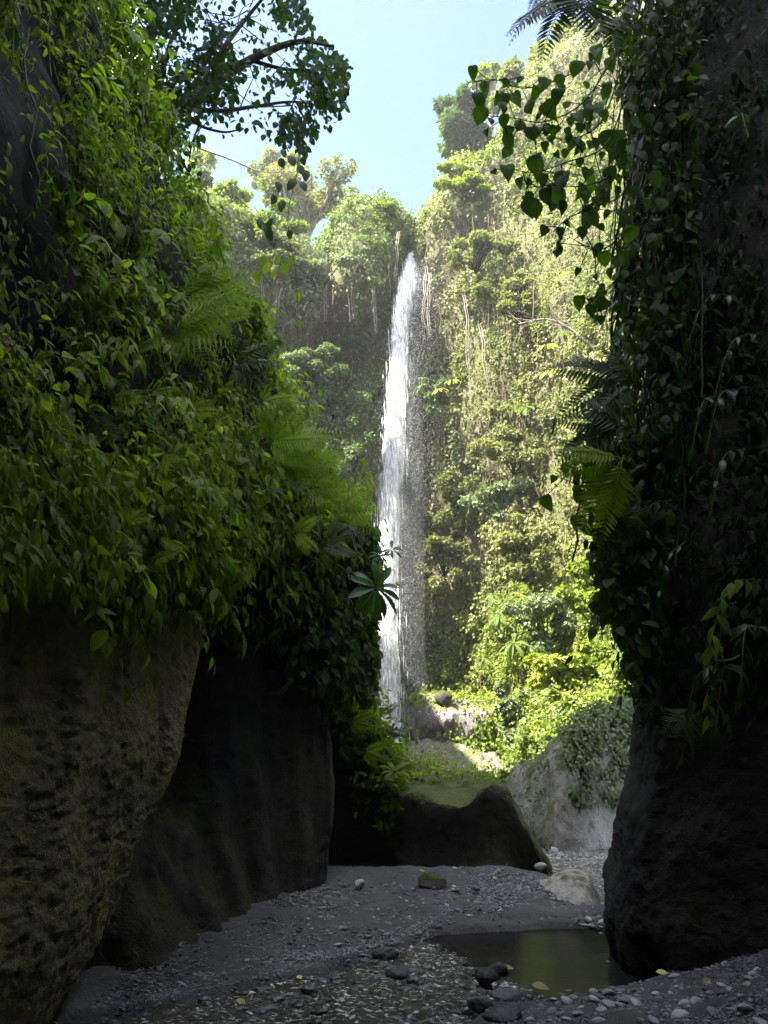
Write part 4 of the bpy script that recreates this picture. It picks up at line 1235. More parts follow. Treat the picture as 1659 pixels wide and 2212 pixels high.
# ================================================================== NEAR LEFT WALL
def left_mask(C):
    px, py, d = proj(C)
    seen = (d > 3.5) & (d < 17) & (px > -520) & (px < 900) & (py > -150) & (py < 1560)
    seen = seen * (.3 + .7 * sstep(-200, -40, px))
    c = fbm(C, 1.6, 3, 801)
    deep = boxf(px, py, -200, 110, 130, 760, 60) * .55 + boxf(px, py, 110, 180, 250, 640, 40) * .3  # leaves thinned so that bare dark rock stands in for shade
    c2 = fbm(C, .75, 2, 803)
    return seen * (.06 + 1.0 * sstep(-.22, .22, c)) * (.35 + .65 * sstep(-.3, .1, c2)) * (1 - np.clip(deep, 0, .85))


def left_leaves(name, n, seed, tmpl, mat, s0, s1, lift, mask, patch=None):
    p, Nr, rng = (patch or pW).scatter(n, mask, seed)
    c = fbm(p, 1.6, 3, 801)
    off = .02 + lift * np.clip(c + .3, 0, 1.2) + rng.exponential(.07, n)
    p = p + norm(Nr + np.array([.25, 0, .1])) * off[:, None]
    y, z = droop_dirs(Nr, rng, .55, .75, .42)
    link(name, leaf_cloud(name, tmpl, p, y, z, rng.uniform(s0, s1, n) * (.6 + .06 * p[:, 1]), M[mat], rng.uniform(.75, 1.15, n)), kind='stuff')


left_leaves('creeping_foliage', 54000, 21, T_LANCE, 'leaf_left', .065, .15, .42, left_mask)
left_leaves('creeping_foliage', 5000, 22, T_OVAL, 'leaf_left', .06, .13, .34, left_mask)
left_leaves('creeping_foliage', 1800, 24, T_HEART, 'dark_leaf', .10, .17, .40, left_mask)
# fringe hanging over the lip of the mossy face, and over the hollow
fr = []
rng = np.random.default_rng(28)
n = 7500
px = -60 + 860 * rng.random(n) ** 1.25; t = rng.random(n)
lip = np.interp(px, [-60, 100, 260, 330, 470, 560, 640, 720, 790], [1195, 1205, 1235, 1225, 1150, 1190, 1290, 1350, 1220])
py = lip - 200 + 240 * t ** 1.5 + rng.normal(0, 30, n)
KX = np.arange(-60, 470, 40)
KD = [surf_depth(pA, x, np.interp(x, [-60, 100, 260, 330, 470], [1290, 1310, 1340, 1330, 1290]), 40) or 6 for x in KX]
d = np.interp(px, list(KX) + [560, 700, 800], KD + [8.9, 10.0, 11.6]) + rng.normal(-.22, .16, n)
p = PV(px, py, d)
Nr = norm(np.array([.75, -.6, .1]) + rng.normal(0, .3, (n, 3)))
y, z = droop_dirs(Nr, rng, .5, .9, .4)
link('creeping_foliage', leaf_cloud('creeping_foliage', T_LANCE, p, y, z, rng.uniform(.08, .17, n) * (.6 + .06 * d), M['leaf_left'], rng.uniform(.75, 1.15, n)), kind='stuff')
p, Nr, rng = pW.scatter(1100, left_mask, 26)
y, z = droop_dirs(Nr, rng, .4, 1.0, .5)
link('dead_leaves', leaf_cloud('dead_leaves', T_LANCE, p + Nr * rng.uniform(.15, .5, len(p))[:, None], y, z, rng.uniform(.06, .13, len(p)), plain_mat('dead_leaf', (.16, .11, .05), .8, .2, .5, 10, .1)), kind='stuff')
p, Nr, rng = pW.scatter(260, lambda C: left_mask(C) * (proj(C)[1] < 950), 27)
ch = []
for i in range(len(p)):
    L_ = rng.uniform(.4, 1.6); a = p[i] + Nr[i] * rng.uniform(.2, .55)
    q = a - UP * (np.linspace(0, 1, 7) * L_)[:, None] + np.cumsum(rng.normal(0, .045, (7, 3)), 0)
    ch.append((q, rng.uniform(.003, .007)))
link('creeping_stems', tubes_mesh('creeping_stems', ch, M['green_stem'], 4), kind='stuff')
# dark leaves spilling over the hollow's rim
n = 5000
px = rng.uniform(560, 815, n); py = 1130 + 330 * rng.random(n) ** 1.3 + (px - 560) * .25 * rng.random(n)
d = np.interp(px, [560, 640, 740, 815], [10.2, 10.0, 10.3, 11.6]) + rng.normal(-.15, .2, n)
Nr = norm(np.array([.5, -.8, .2]) + rng.normal(0, .3, (n, 3))); y, z = droop_dirs(Nr, rng, .5, .9, .4)
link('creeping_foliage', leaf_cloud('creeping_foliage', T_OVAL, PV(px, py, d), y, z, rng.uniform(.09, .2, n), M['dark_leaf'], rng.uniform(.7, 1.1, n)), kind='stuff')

# plants over the slope of the middle outcrop
p, Nr, rng = pD.scatter(9000, lambda C: (lambda px, py, d: 1.0 * ((px > 705) & (px < 865)) * (py > 1400 + 1.9 * (px - 712)) * sstep(.0, 60, (1380 + (px - 690) * 1.62 + 150) - py) * (.2 + sstep(720, 790, px)) + .16 * ((px > 860) & (px < 1110) & (py < 1692)))(*proj(C)), 23)
y, z = droop_dirs(Nr, rng, .6, .4, .6)
link('mossy_undergrowth', leaf_cloud('mossy_undergrowth', T_MID, p + norm(Nr + UP * .3) * rng.exponential(.10, len(p))[:, None], y, z, rng.uniform(.06, .16, len(p)) * np.where(proj(p)[0] > 868, .55, 1), M['leaf_left']), kind='stuff')
# ivy on the pale outcrop
p, Nr, rng = pE.scatter(9000, lambda C: (lambda px, py, d: boxf(px, py, 1210, 1400, 1470, 1735, 12) * (py < 1500 + 240 * sstep(1190, 1240, px)) * (.2 + sstep(-.2, .2, fbm(C, 2.0, 3, 61))) + .05 * (px < 1200))(*proj(C)), 29)
y, z = droop_dirs(Nr, rng, .6, .7, .5)
link('ivy', leaf_cloud('ivy', T_MID, p + Nr * rng.exponential(.07, len(p))[:, None], y, z, rng.uniform(.06, .14, len(p)), M['cliff_grey']), kind='stuff')

ME_LANCE = tmpl_mesh('leaf', T_LANCE, M['leaf_left_obj']); ME_OVAL = tmpl_mesh('leaf', T_OVAL, M['leaf_left_obj'])
ME_DOVAL = tmpl_mesh('leaf', T_OVAL, M['dark_leaf_obj']); ME_DLANCE = tmpl_mesh('leaf', T_LANCE, M['dark_leaf_obj']); HROWS = [(-.13, .2), (-.06, .36), (.08, .47), (.28, .5), (.5, .44), (.7, .31), (.87, .13), (1, .005)]
ME_HEARTS = [tmpl_mesh('leaf', leaf_template([(t, w * k) for t, w in HROWS], fo, dr), M['heart']) for k, fo, dr in ((1, .12, .2), (.9, .35, .45), (.85, .2, .7), (.95, -.15, .3), (.75, .5, .3))]


def shoot(a, direction, length, n, me, size, label, group, seed, stem='green_stem', name='leafy_shoot', sag=.5, cat='shoot', r=.006):
    """an arching stem with leaves left and right"""
    rng = np.random.default_rng(seed)
    root = thing(name, a, label, cat, group)
    dr = norm(np.asarray(direction, float))
    q = smooth_path([a, a + dr * length * .5 + UP * .04, a + dr * length * .95 - UP * sag * length], 16)
    link('stem', tubes_mesh('stem', [(q - a, np.linspace(r, r * .4, 16))], M[stem], 5), root)
    T_ = np.gradient(q, axis=0)
    for i in range(n):
        k = int(2 + 13 * (i + .5) / n); tg = norm(T_[k]); sd = norm(np.cross(tg, UP + rng.normal(0, .15, 3)))
        y = tg * .55 + sd * (1 if i % 2 else -1) * .8 - UP * .35 + rng.normal(0, .2, 3)
        if i == n - 1: y = tg - UP * .2
        place('leaf', me, root, q[k], y, UP * .8 + np.array([.2, -.5, 0]) + rng.normal(0, .25, 3), size * rng.uniform(.7, 1.15))
    return root


ORD = ['topmost', 'second from the top', 'third from the top', 'fourth from the top', 'fifth from the top', 'sixth from the top', 'seventh from the top', 'lowest']
SHOOT_ZONES = [  # px, py box, count, what and where
    ((150, 290), (20, 220), 8, 'yellow green shoots beside the overhanging tree'),
    ((200, 340), (220, 430), 8, 'yellow green shoots under the thick branch'),
    ((230, 370), (430, 580), 7, 'yellow green shoots above the large fern'),
    ((250, 370), (580, 740), 7, 'shoots left of the large lacy fern'),
    ((0, 180), (60, 300), 6, 'dim shoots at the upper left corner'),
    ((0, 180), (420, 700), 6, 'dim shoots in the dark left recess'),
    ((30, 200), (720, 900), 8, 'broad shoots at the left edge above the grey fern'),
    ((200, 380), (760, 980), 8, 'leafy shoots around the drooping grey fern'),
    ((380, 600), (860, 1000), 8, 'bright shoots below the darker lacy fern'),
    ((380, 590), (1000, 1180), 8, 'bright shoots on the bulge above the black hollow'),
    ((30, 190), (1020, 1250), 8, 'shoots around the single bright fern frond'),
    ((190, 350), (1060, 1270), 8, 'shoots hanging over the middle of the mossy face'),
]
k = 0
for (x0, x1), (y0, y1), cnt, lb in SHOOT_ZONES:
    msk = lambda C, x0=x0, x1=x1, y0=y0, y1=y1: (lambda px, py, d: ((px > x0) & (px < x1) & (py > y0) & (py < y1) & (d > 4) & (d < 13)) * 1.0)(*proj(C))
    p, Nr, rng = pW.scatter(cnt, msk, 900 + k)
    o = np.argsort(proj(p)[1]); p = p[o]; Nr = Nr[o]
    for i in range(cnt):
        k += 1
        w_ = ORD[i] if i < cnt - 1 else ORD[-1]
        shoot(p[i] + Nr[i] * .38, Nr[i] + np.array([.5, -.15, .1]) + rng.normal(0, .35, 3), rng.uniform(.4, .7), int(rng.integers(8, 12)), ME_LANCE if rng.random() < .8 else ME_OVAL, rng.uniform(.13, .19), w_ + ' of the ' + lb, 'leafy shoots on the left wall', 1000 + k)


# ------------------------------------------------------------------ ferns
def frond_mesh(name, mat, pairs=18, width=.34, bip=False, curl=.5, taper=1.0, seed=0, lw=.11):
    """a frond of length 1 along +y that arches over; bip: each pinna cut again"""
    rng = np.random.default_rng(seed)
    V, F, UV = [], [], []
    def path(t): return np.array([0.06 * math.sin(2.2 * t), t * (1 - .12 * curl * t), -curl * .55 * t * t + .10 * t])
    def leaflet(b, y, z, L, w):
        x = norm(np.cross(y, z)); o = len(V)
        for (a_, c_, h) in ((0, 0, 0), (w, .35, .0), (w * .55, .75, -.03), (0, 1, -.1), (-w * .55, .75, -.03), (-w, .35, .0)):
            V.append(b + L * (x * a_ + y * c_ + z * h)); UV.append((.5 + .5 * a_ / max(w, 1e-4), c_))
        F.extend([(o, o + 1, o + 2), (o, o + 2, o + 3), (o, o + 3, o + 4), (o, o + 4, o + 5)])
    for i in range(pairs):
        t = .12 + .86 * i / (pairs - 1)
        env = (min(1, (t - .05) / .22) ** .7 if not bip else min(1, (t - .02) / .12) ** .6) * (1 - t) ** (.62 * taper) * 1.25 + .03
        p = path(t); tg = norm(path(t + .01) - p); z = norm(np.cross(np.array([1.0, 0, 0]), tg)); 
        for sd in (-1, 1):
            y = norm(np.array([sd, 0, 0]) * .9 + tg * .45 - UP * .12 + rng.normal(0, .05, 3))
            L = width * env * rng.uniform(.92, 1.06)
            if not bip:
                leaflet(p, y, z, L, lw)
            else:
                m_ = max(3, int(8 * env))
                for j in range(m_):
                    u = (j + .6) / m_
                    q = p + y * L * u - UP * .05 * L * u * u
                    for s2 in (-1, 1):
                        yy = norm(np.cross(z, y) * s2 + y * .55)
                        leaflet(q, yy, z, L * .34 * (1 - u * .8) + .008, .24)
    q = np.array([path(t) for t in np.linspace(-.04, 1, 14)])
    tv, tf = tube_arrays(q, np.linspace(.008, .002, 14), 4)
    V = np.array(V); o = len(V)
    return np_mesh(name, np.concatenate([V, tv]), [np.array(F, np.int32), tf + o], mat, np.concatenate([np.array(UV), np.full((len(tv), 2), .5)]))


M['fern_dark'] = leaf_mat('fern_dark', [(.025, .05, .012), (.04, .075, .016), (.06, .105, .02), (.085, .14, .026)], (1.5, 1.9, .5), .4, .45, .35, 0, .6, True)
FR_S = [frond_mesh('frond', M['fern'], 19, .26, False, c, 1, i) for i, c in enumerate((.3, .6, .9))]
FR_B = [frond_mesh('frond', M['fern'], 13, .44, False, c, 1.25, 5 + i, .075) for i, c in enumerate((.3, .55, .8))]
FR_SD = [frond_mesh('frond', M['fern_dark'], 20, .25, False, c, 1, 10 + i) for i, c in enumerate((.4, .8, 1.1))]
FR_BD = [frond_mesh('frond', M['fern_dark'], 14, .42, False, c, 1.25, 15 + i, .075) for i, c in enumerate((.4, .7, 1.0))]


def fern(px, py, d, size_px, dirs, kind, label, seed, group=None, up=(0, -1, .45)):
    """dirs: list of (angle in the picture in degrees, towards-viewer part, relative length)"""
    rng = np.random.default_rng(seed)
    if group == 'ferns on the right wall': d -= .45
    if group == 'ferns on the left wall' and py < 1300:
        q = surf_depth(pW, px, py); d = min(d, (q or d)) - .55
    c = P(px, py, d); s = size_px * KPX * d * 1.15
    root = thing('fern', c, label, 'fern', group)
    for i, (ang, fwd, rl) in enumerate(dirs):
        dr = np.array([math.cos(R(ang)), -fwd, math.sin(R(ang)) + .12])
        place('frond', kind[i % len(kind)], root, c, dr, np.array(up) + rng.normal(0, .15, 3), s * rl)
    return root


FERN_L = [
    (395, 640, 8.6, 190, [(38, .1, .75), (18, .2, 1.0), (2, .3, .95), (-22, .4, .9), (60, .2, .6)], FR_B, 'large lacy fern reaching towards the falls on the left wall'),
    (370, 720, 8.4, 180, [(10, .4, 1.0), (-15, .5, .95), (-40, .6, .8), (30, .3, .8)], FR_B, 'lacy bright fern just below the large one on the left wall'),
    (500, 790, 9.6, 120, [(30, .2, 1), (5, .3, .9), (-30, .4, .9), (70, .3, .7)], FR_BD, 'darker lacy fern behind the two bright ones'),
    (575, 955, 10.6, 150, [(75, .1, .85), (45, .2, .8), (15, .2, 1.1), (-5, .3, 1.0), (-30, .4, .9), (100, .3, .6)], FR_S, 'tall fern with an upright frond on the shoulder of the left wall'),
    (590, 1000, 10.8, 130, [(12, .1, 1.1), (-8, .2, 1.0), (-28, .3, .8)], FR_S, 'fern with long level fronds crossing the falls'),
    (660, 1060, 11.4, 110, [(40, .2, .9), (10, .3, 1.0), (-20, .4, .9), (80, .3, .8)], FR_B, 'feathery fern on the far shoulder of the left wall'),
    (720, 1110, 11.8, 100, [(40, .2, .9), (5, .3, 1.0), (-25, .4, .9), (90, .3, .8)], FR_B, 'feathery fern at the tip of the left wall'),
    (610, 1040, 11.0, 110, [(60, .3, .9), (20, .3, 1.0), (-20, .5, .9), (130, .4, .8)], FR_S, 'green fern in the middle of the shoulder'),
    (690, 1180, 11.6, 90, [(30, .4, 1.0), (-10, .4, 1.0), (-50, .5, .9), (100, .4, .8)], FR_SD, 'shaded fern under the tip of the left wall'),
    (130, 1175, 5.9, 145, [(14, .2, 1.0), (-60, .6, .5)], FR_S, 'single bright fern frond pointing right at the lip of the mossy face'),
    (300, 1225, 6.9, 110, [(20, .2, 1.0), (-10, .4, .5)], FR_S, 'small bright fern frond at the right end of the lip'),
    (200, 890, 6.2, 120, [(-48, .3, 1.0), (-60, .4, .7)], FR_BD, 'drooping grey fern in the shade of the left wall'),
    (230, 870, 6.4, 110, [(-5, .4, 1.0), (-25, .5, .9), (25, .4, .8)], FR_S, 'bright fern above the drooping grey one'),
    (400, 890, 8.0, 90, [(-10, .4, 1.0), (-40, .5, .9), (30, .3, .8)], FR_S, 'fern half hidden in leaves above the bulge'),
    (150, 1010, 6.0, 80, [(-10, .5, 1.0), (-35, .5, .8)], FR_S, 'small fern left of the bulge'),
    (330, 1000, 7.4, 90, [(-5, .4, 1.0), (-35, .5, .9), (25, .3, .7)], FR_S, 'fern on the bulge with a hanging tip'),
    (420, 1040, 7.8, 110, [(-35, .4, 1.0), (-55, .4, .9), (-10, .4, .8)], FR_B, 'lacy fern hanging from the bulge'),
    (480, 1185, 8.0, 60, [(-10, .3, 1.0), (-45, .3, .8)], FR_B, 'tiny lacy fern at the top corner of the hollow'),
    (752, 1480, 12.2, 56, [(70, .3, 1.0), (30, .3, 1.0), (-10, .4, .9), (110, .3, .9)], FR_S, 'fern on the sunlit slope above the middle outcrop'),
    (755, 1560, 12.1, 56, [(20, .3, 1.0), (-10, .4, 1.0), (-40, .4, .8), (150, .5, .7)], FR_S, 'fern halfway down the slope above the middle outcrop'),
    (785, 1625, 12.1, 50, [(20, .3, 1.0), (-15, .4, 1.0), (-45, .4, .8)], FR_S, 'lowest fern on the slope above the middle outcrop'),
    (735, 1600, 12.0, 56, [(10, .4, 1.0), (-25, .5, 1.0), (-60, .4, .8)], FR_SD, 'shaded fern beside the rib of the hollow'),
    (822, 1545, 12.6, 46, [(35, 0, 1.0)], FR_SD, 'dark single frond arching in front of the falling water'),
    (826, 1575, 12.6, 56, [(-12, 0, 1.0)], FR_SD, 'lower dark single frond drooping in front of the falling water'),
]
for (px, py, sz, lb) in [(70, 780, 60, 'tiny fern at the left edge above the broad shoots'), (110, 930, 70, 'pale little fern left of the drooping grey fern'), (290, 760, 70, 'little fern below the yellow green shoots'), (330, 850, 70, 'little fern between the lacy fern and the grey one'),
                         (450, 930, 80, 'fern on the inner side of the bulge'), (500, 1000, 80, 'fern in the bright leaves of the bulge'), (540, 1100, 70, 'fern at the foot of the bulge above the hollow'), (260, 1130, 70, 'fern in the middle of the lip'), (60, 1110, 70, 'dim fern at the left end of the lip'),
                         (640, 1150, 70, 'shaded fern left of the shoulder tip'), (740, 1180, 64, 'fern under the feathery fern at the tip'), (700, 1000, 60, 'small fern rising at the top of the shoulder'), (480, 690, 80, 'fern below the dark rosette'), (300, 560, 70, 'fern high on the outer edge of the left wall'), (250, 300, 60, 'small fern under the overhanging tree'),
                         (420, 1110, 80, 'hanging fern at the right end of the mossy lip'), (560, 870, 90, 'fern beside the tall upright one')]:
    FERN_L.append((px, py, 12, sz, [(-20 + 30 * math.sin(px), .3, 1.0), (15 + 20 * math.cos(py), .3, .9), (-60, .4, .8), (60, .3, .6)], FR_S if sz > 62 else FR_B, lb))
for i, a in enumerate(FERN_L):
    fern(*a, 1300 + i, 'ferns on the left wall')

FERN_R = [
    (1255, -20, 5.6, 240, [(-140, .1, 1.0), (-120, .2, .95), (-160, .1, .85), (-95, .3, .8), (-75, .3, .8)], FR_SD + FR_BD, 'great dark fern hanging into the sky at the top right'),
    (1180, -30, 5.8, 120, [(-150, .1, .8), (-120, .1, .7)], FR_SD, 'tip of a dark fern frond at the top edge of the sky'),
    (1330, 30, 5.8, 170, [(-120, .3, 1.0), (-95, .3, .9), (-70, .3, .8)], FR_SD, 'dark fern beside the great one at the top right'),
    (1370, 830, 6.6, 190, [(175, .1, 1.0), (155, .2, .9), (200, .2, 1.0), (-130, .3, .9), (130, .3, .7)], FR_SD, 'upper dark fern of the right wall'),
    (1360, 930, 6.5, 180, [(180, .1, .9), (205, .2, 1.0), (-125, .2, 1.0), (160, .2, .8)], FR_SD + FR_BD, 'middle dark fern of the right wall'),
    (1345, 990, 6.4, 190, [(205, .1, .8), (-115, .1, 1.0), (-100, .2, 1.0), (185, .2, .8)], FR_S, 'hanging fern with lit fronds on the right wall'),
    (1380, 1080, 6.6, 150, [(-150, .2, .9), (-110, .3, 1.0), (-90, .3, .9)], FR_SD, 'lowest dark fern of the right wall'),
    (1360, 1240, 6.8, 90, [(170, .2, .9), (200, .2, 1.0), (-120, .3, .8)], FR_SD, 'small fern over the right end of the sunlit slope'),
    (1390, 1500, 7.4, 70, [(150, .1, 1.0), (180, .2, .8)], FR_SD, 'little fern at the top of the grey outcrop beside the wall'),
    (1500, 1530, 6.6, 90, [(-140, .3, 1.0), (-115, .3, 1.0), (-90, .4, .8)], FR_BD, 'dim fern hanging on the face of the dark right wall'),
]
for i, a in enumerate(FERN_R):
    fern(*a, 1400 + i, 'ferns on the right wall')

# big leaved rosettes in front of the falls
M['rosette'] = leaf_mat('rosette', [(.02, .06, .014), (.03, .085, .018), (.045, .11, .02), (.06, .13, .025)], (1.5, 1.9, .5), .4, .4, .45, .4, .6, True)
ME_ROS = tmpl_mesh('leaf', T_STRAP, M['rosette']); ME_ROSD = tmpl_mesh('leaf', T_STRAP, M['dark_leaf_obj'])
rosette(812, 1272, 9.9, 60, 12, ME_ROS, 'rosette of long dark leaves standing out in front of the falls', 740, group='rosettes of the left wall', face=(.5, -1, .2), droop=.15, stem=(-.6, -.4), name='rosette_plant')
rosette(846, 1188, 10.4, 26, 8, ME_ROSD, 'small dark whorl of leaves above the long leaved rosette', 741, group='rosettes of the left wall', face=(.2, -1, .6), droop=.1, stem=(-1.2, -.3), name='rosette_plant')
rosette(820, 1200, 10.4, 28, 7, ME_ROSD, 'second dark whorl of leaves close to the left wall', 742, group='rosettes of the left wall', face=(.2, -1, .5), droop=.3, stem=(-1.0, -.3), name='rosette_plant')
rosette(552, 700, 8.8, 40, 9, ME_ROSD, 'dark rosette silhouetted above the lacy ferns', 743, group='rosettes of the left wall', face=(.2, -.6, 1), droop=-.1, stem=(-.5, -1.2), name='rosette_plant')
rosette(852, 1668, 12.2, 30, 10, tmpl_mesh('leaf', T_STRAP, M['leaf_left_obj']), 'pale green leafy weed on the crest of the middle outcrop', 744, group='weeds of the outcrop', face=(.2, -.8, .8), droop=.1, name='weed')

# tuft of tall grass on the far shoulder
n = 500; rng = np.random.default_rng(45)
px = rng.uniform(735, 815, n); py = rng.uniform(1400, 1540, n); px = np.minimum(px, 735 + (py - 1400) * .25)
y = norm(np.array([.35, -.2, .9]) + rng.normal(0, .3, (n, 3)))
link('grass', leaf_cloud('grass', T_LANCE, PV(px, py, rng.uniform(12.0, 12.8, n)), y, norm(rng.normal(size=(n, 3))) + UP * .2, rng.uniform(.2, .42, n), M['leaf_left'], np.full(n, .16)), kind='stuff')
# small weeds on the ledge
for i, (px, py, lb) in enumerate([(905, 1672, 'left of the four weeds along the crest of the outcrop'), (945, 1664, 'second of the four weeds along the crest'), (1000, 1668, 'third of the four weeds along the crest'), (1045, 1690, 'right of the four weeds along the crest')]):
    rosette(px, py, 13.0, 17, 8, ME_OVAL, lb, 760 + i, group='weeds of the outcrop', face=(.1, -.5, 1), name='weed')

# ================================================================== RIGHT WALL
# curtain of leaves hanging from above
rng = np.random.default_rng(63)
n = 21000
py = rng.uniform(-120, 1480, n)
left = np.interp(py, [-120, 0, 150, 300, 450, 600, 700, 800, 900, 1000, 1100, 1200, 1300, 1400, 1480], [1250, 1270, 1330, 1350, 1350, 1325, 1320, 1310, 1255, 1235, 1250, 1275, 1300, 1345, 1385])
right = np.interp(py, [-120, 500, 900, 1300, 1480], [1520, 1500, 1470, 1420, 1400])
px = left + (right - left) * rng.beta(1.5, 1.1, n)
d = rng.uniform(6.2, 7.6, n) + np.interp(px, [1250, 1500], [-.3, .2])
p = PV(px, py, d)
keep = rng.random(n) < (.12 + 1.0 * sstep(-.25, .3, fbm(p, 2.2, 3, 64)) * (.35 + .65 * (px - left) / (right - left)))
p = p[keep]; n = len(p)
Nr = norm(np.array([-.6, -.6, .1]) + rng.normal(0, .4, (n, 3))); y, z = droop_dirs(Nr, rng, .4, 1.0, .45)
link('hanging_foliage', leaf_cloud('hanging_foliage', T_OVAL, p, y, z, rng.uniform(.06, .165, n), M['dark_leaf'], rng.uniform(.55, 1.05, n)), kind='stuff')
# leaves on the wall itself
p, Nr, rng = pF.scatter(15000, lambda C: (lambda px, py, d: ((px > 1385) & (px < 1700) & (py < 1640) & (d > 4)) * sstep(1640, 1250, py) * (.25 + sstep(-.1, .3, fbm(C, 1.8, 3, 66))))(*proj(C)), 67)
y, z = droop_dirs(Nr, rng, .5, .8, .45)
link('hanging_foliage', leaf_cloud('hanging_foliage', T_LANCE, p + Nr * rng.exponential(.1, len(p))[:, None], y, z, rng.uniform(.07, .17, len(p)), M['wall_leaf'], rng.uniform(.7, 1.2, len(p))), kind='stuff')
# thin hanging stems in the curtain
chs = []
for i in range(170):
    py0 = rng.uniform(-150, 900); px0 = rng.uniform(1340, 1500); L_ = rng.uniform(150, 520)
    a = P(px0, py0, rng.uniform(6.4, 7.4)); b = P(px0 + rng.normal(-10, 30), py0 + L_, rng.uniform(6.4, 7.4))
    q = np.linspace(a, b, 10) + np.cumsum(rng.normal(0, .025, (10, 3)), 0)
    chs.append((q, rng.uniform(.004, .011)))
link('hanging_stems', tubes_mesh('hanging_stems', chs, M['twig'], 4), kind='stuff')

# heart leaved vines
VINES = [
    ([(1345, 60), (1250, 150), (1140, 190), (1070, 172), (1012, 178)], 5.6, 13, 'topmost heart leaved vine, its tip reaching farthest into the sky'),
    ([(1345, 90), (1265, 215), (1180, 262), (1110, 255), (1050, 250)], 5.5, 13, 'second heart leaved vine from the top with very large leaves'),
    ([(1350, 120), (1300, 260), (1230, 300), (1160, 285), (1085, 270)], 5.8, 12, 'heart leaved vine crossing behind the second one'),
    ([(1360, 180), (1310, 310), (1225, 350), (1150, 372), (1098, 362)], 5.6, 12, 'heart leaved vine ending in small leaves beside the bright right rim'),
    ([(1370, 230), (1330, 360), (1270, 400), (1190, 400), (1140, 405)], 5.7, 12, 'heart leaved vine in the middle of the cluster'),
    ([(1380, 280), (1350, 410), (1290, 445), (1230, 470), (1195, 500)], 5.6, 11, 'heart leaved vine hanging low over the sunlit cliff'),
    ([(1400, 330), (1370, 450), (1330, 520), (1285, 540), (1235, 515)], 5.8, 11, 'heart leaved vine curling back at the bottom of the cluster'),
    ([(1400, 380), (1375, 520), (1340, 590), (1300, 640), (1290, 670)], 6.0, 10, 'lowest heart leaved vine with narrow hanging tip'),
    ([(1360, -30), (1320, 120), (1290, 180), (1270, 250), (1290, 330)], 5.9, 10, 'heart leaved vine hanging straight down in the middle'),
    ([(1420, 100), (1390, 260), (1370, 350), (1365, 450), (1360, 520)], 6.1, 11, 'heart leaved vine nearest the dark wall'),
    ([(1390, 960), (1320, 1000), (1250, 1020), (1195, 1030)], 6.3, 7, 'small heart leaved spray left of the right hand ferns'),
    ([(1400, 1140), (1350, 1130), (1290, 1150), (1245, 1130)], 6.3, 6, 'heart leaved spray below the right hand ferns'),
    ([(1400, 1330), (1350, 1340), (1310, 1310), (1275, 1340)], 6.6, 7, 'leafy spray over the sunlit lower slope'),
]
for i, (pts, d, n, lb) in enumerate(VINES):
    rng = np.random.default_rng(1500 + i)
    m_ = len(pts)
    q = smooth_path([P(x, y, d + .6 - .6 * j / (m_ - 1) + rng.normal(0, .12)) for j, (x, y) in enumerate(pts)], 40)
    n = int(n * 1.7); root = thing('climbing_vine', q[0], lb, 'vine', 'heart leaved vines')
    chs = [(q - q[0], np.linspace(.009, .004, 40))]
    for j in range(n):
        k_ = int(6 + 33 * (j + .6) / n)
        k_ = min(k_, 39)
        side = (1 if j % 2 else -1)
        pet = np.array([rng.normal(0, .12), rng.normal(-.02, .16), side * rng.uniform(.03, .16) - .03])
        e = q[k_] + pet
        chs.append((np.linspace(q[k_], e, 4) - q[0], np.full(4, .0045)))
        y = np.array([rng.normal(-.05, .38), rng.normal(-.1, .3), -1.0]); z = np.array([rng.normal(-.15, .4), -1.0, rng.normal(.25, .35)])
        size = (22 + 33 * rng.random() ** 1.3) * (1.0 if i < 5 else .82) * KPX * d
        if j == n - 1: size *= .7
        place('leaf', ME_HEARTS[rng.integers(0, 5)], root, e, y, z, size)
    link('stem', tubes_mesh('stem', chs, M['twig'], 4), root)

# drooping shoots on the dark wall
R_SHOOTS = [((1630, 1290), 16, 'pale green drooping shoot at the right edge of the dark wall'), ((1590, 1340), 15, 'second pale green shoot beside the right edge'), ((1560, 1430), 16, 'lower pale green shoot on the dark wall'),
            ((1600, 1480), 15, 'shoot hanging lowest on the dark wall'), ((1540, 1470), 12, 'small shoot at the left of the lowest shoots'), ((1640, 1400), 14, 'shoot cut by the right edge of the picture, low'),
            ((1600, 880), 13, 'faint grey shoot in the black part of the right wall'), ((1560, 900), 12, 'faint drooping leaves below the ferns on the right wall'), ((1610, 1010), 13, 'faint shoot with broad leaves in the black part of the wall'),
            ((1640, 760), 12, 'faint shoot at the right edge high in the black part'), ((1600, 320), 10, 'lone small shoot in the black upper right corner'), ((1590, 680), 12, 'faint pale shoot on a bare stem in the black wall'),
            ((1480, 1210), 13, 'shoot on the shaded wall beside the vine curtain'), ((1450, 1120), 13, 'shoot with brownish leaves beside the vine curtain'), ((1430, 1290), 12, 'shoot at the foot of the vine curtain')]
for i, ((px, py), n, lb) in enumerate(R_SHOOTS):
    rng = np.random.default_rng(1600 + i)
    dd = 6.3 - .004 * (px - 1450)
    shoot(P(px, py - 40, dd), np.array([-.7, -.3, -.4]) + rng.normal(0, .25, 3), .55, n - 4, ME_DLANCE if i not in (0, 2) else ME_LANCE, rng.uniform(.12, .18), lb, 'shoots on the dark right wall', 1700 + i, sag=.6)

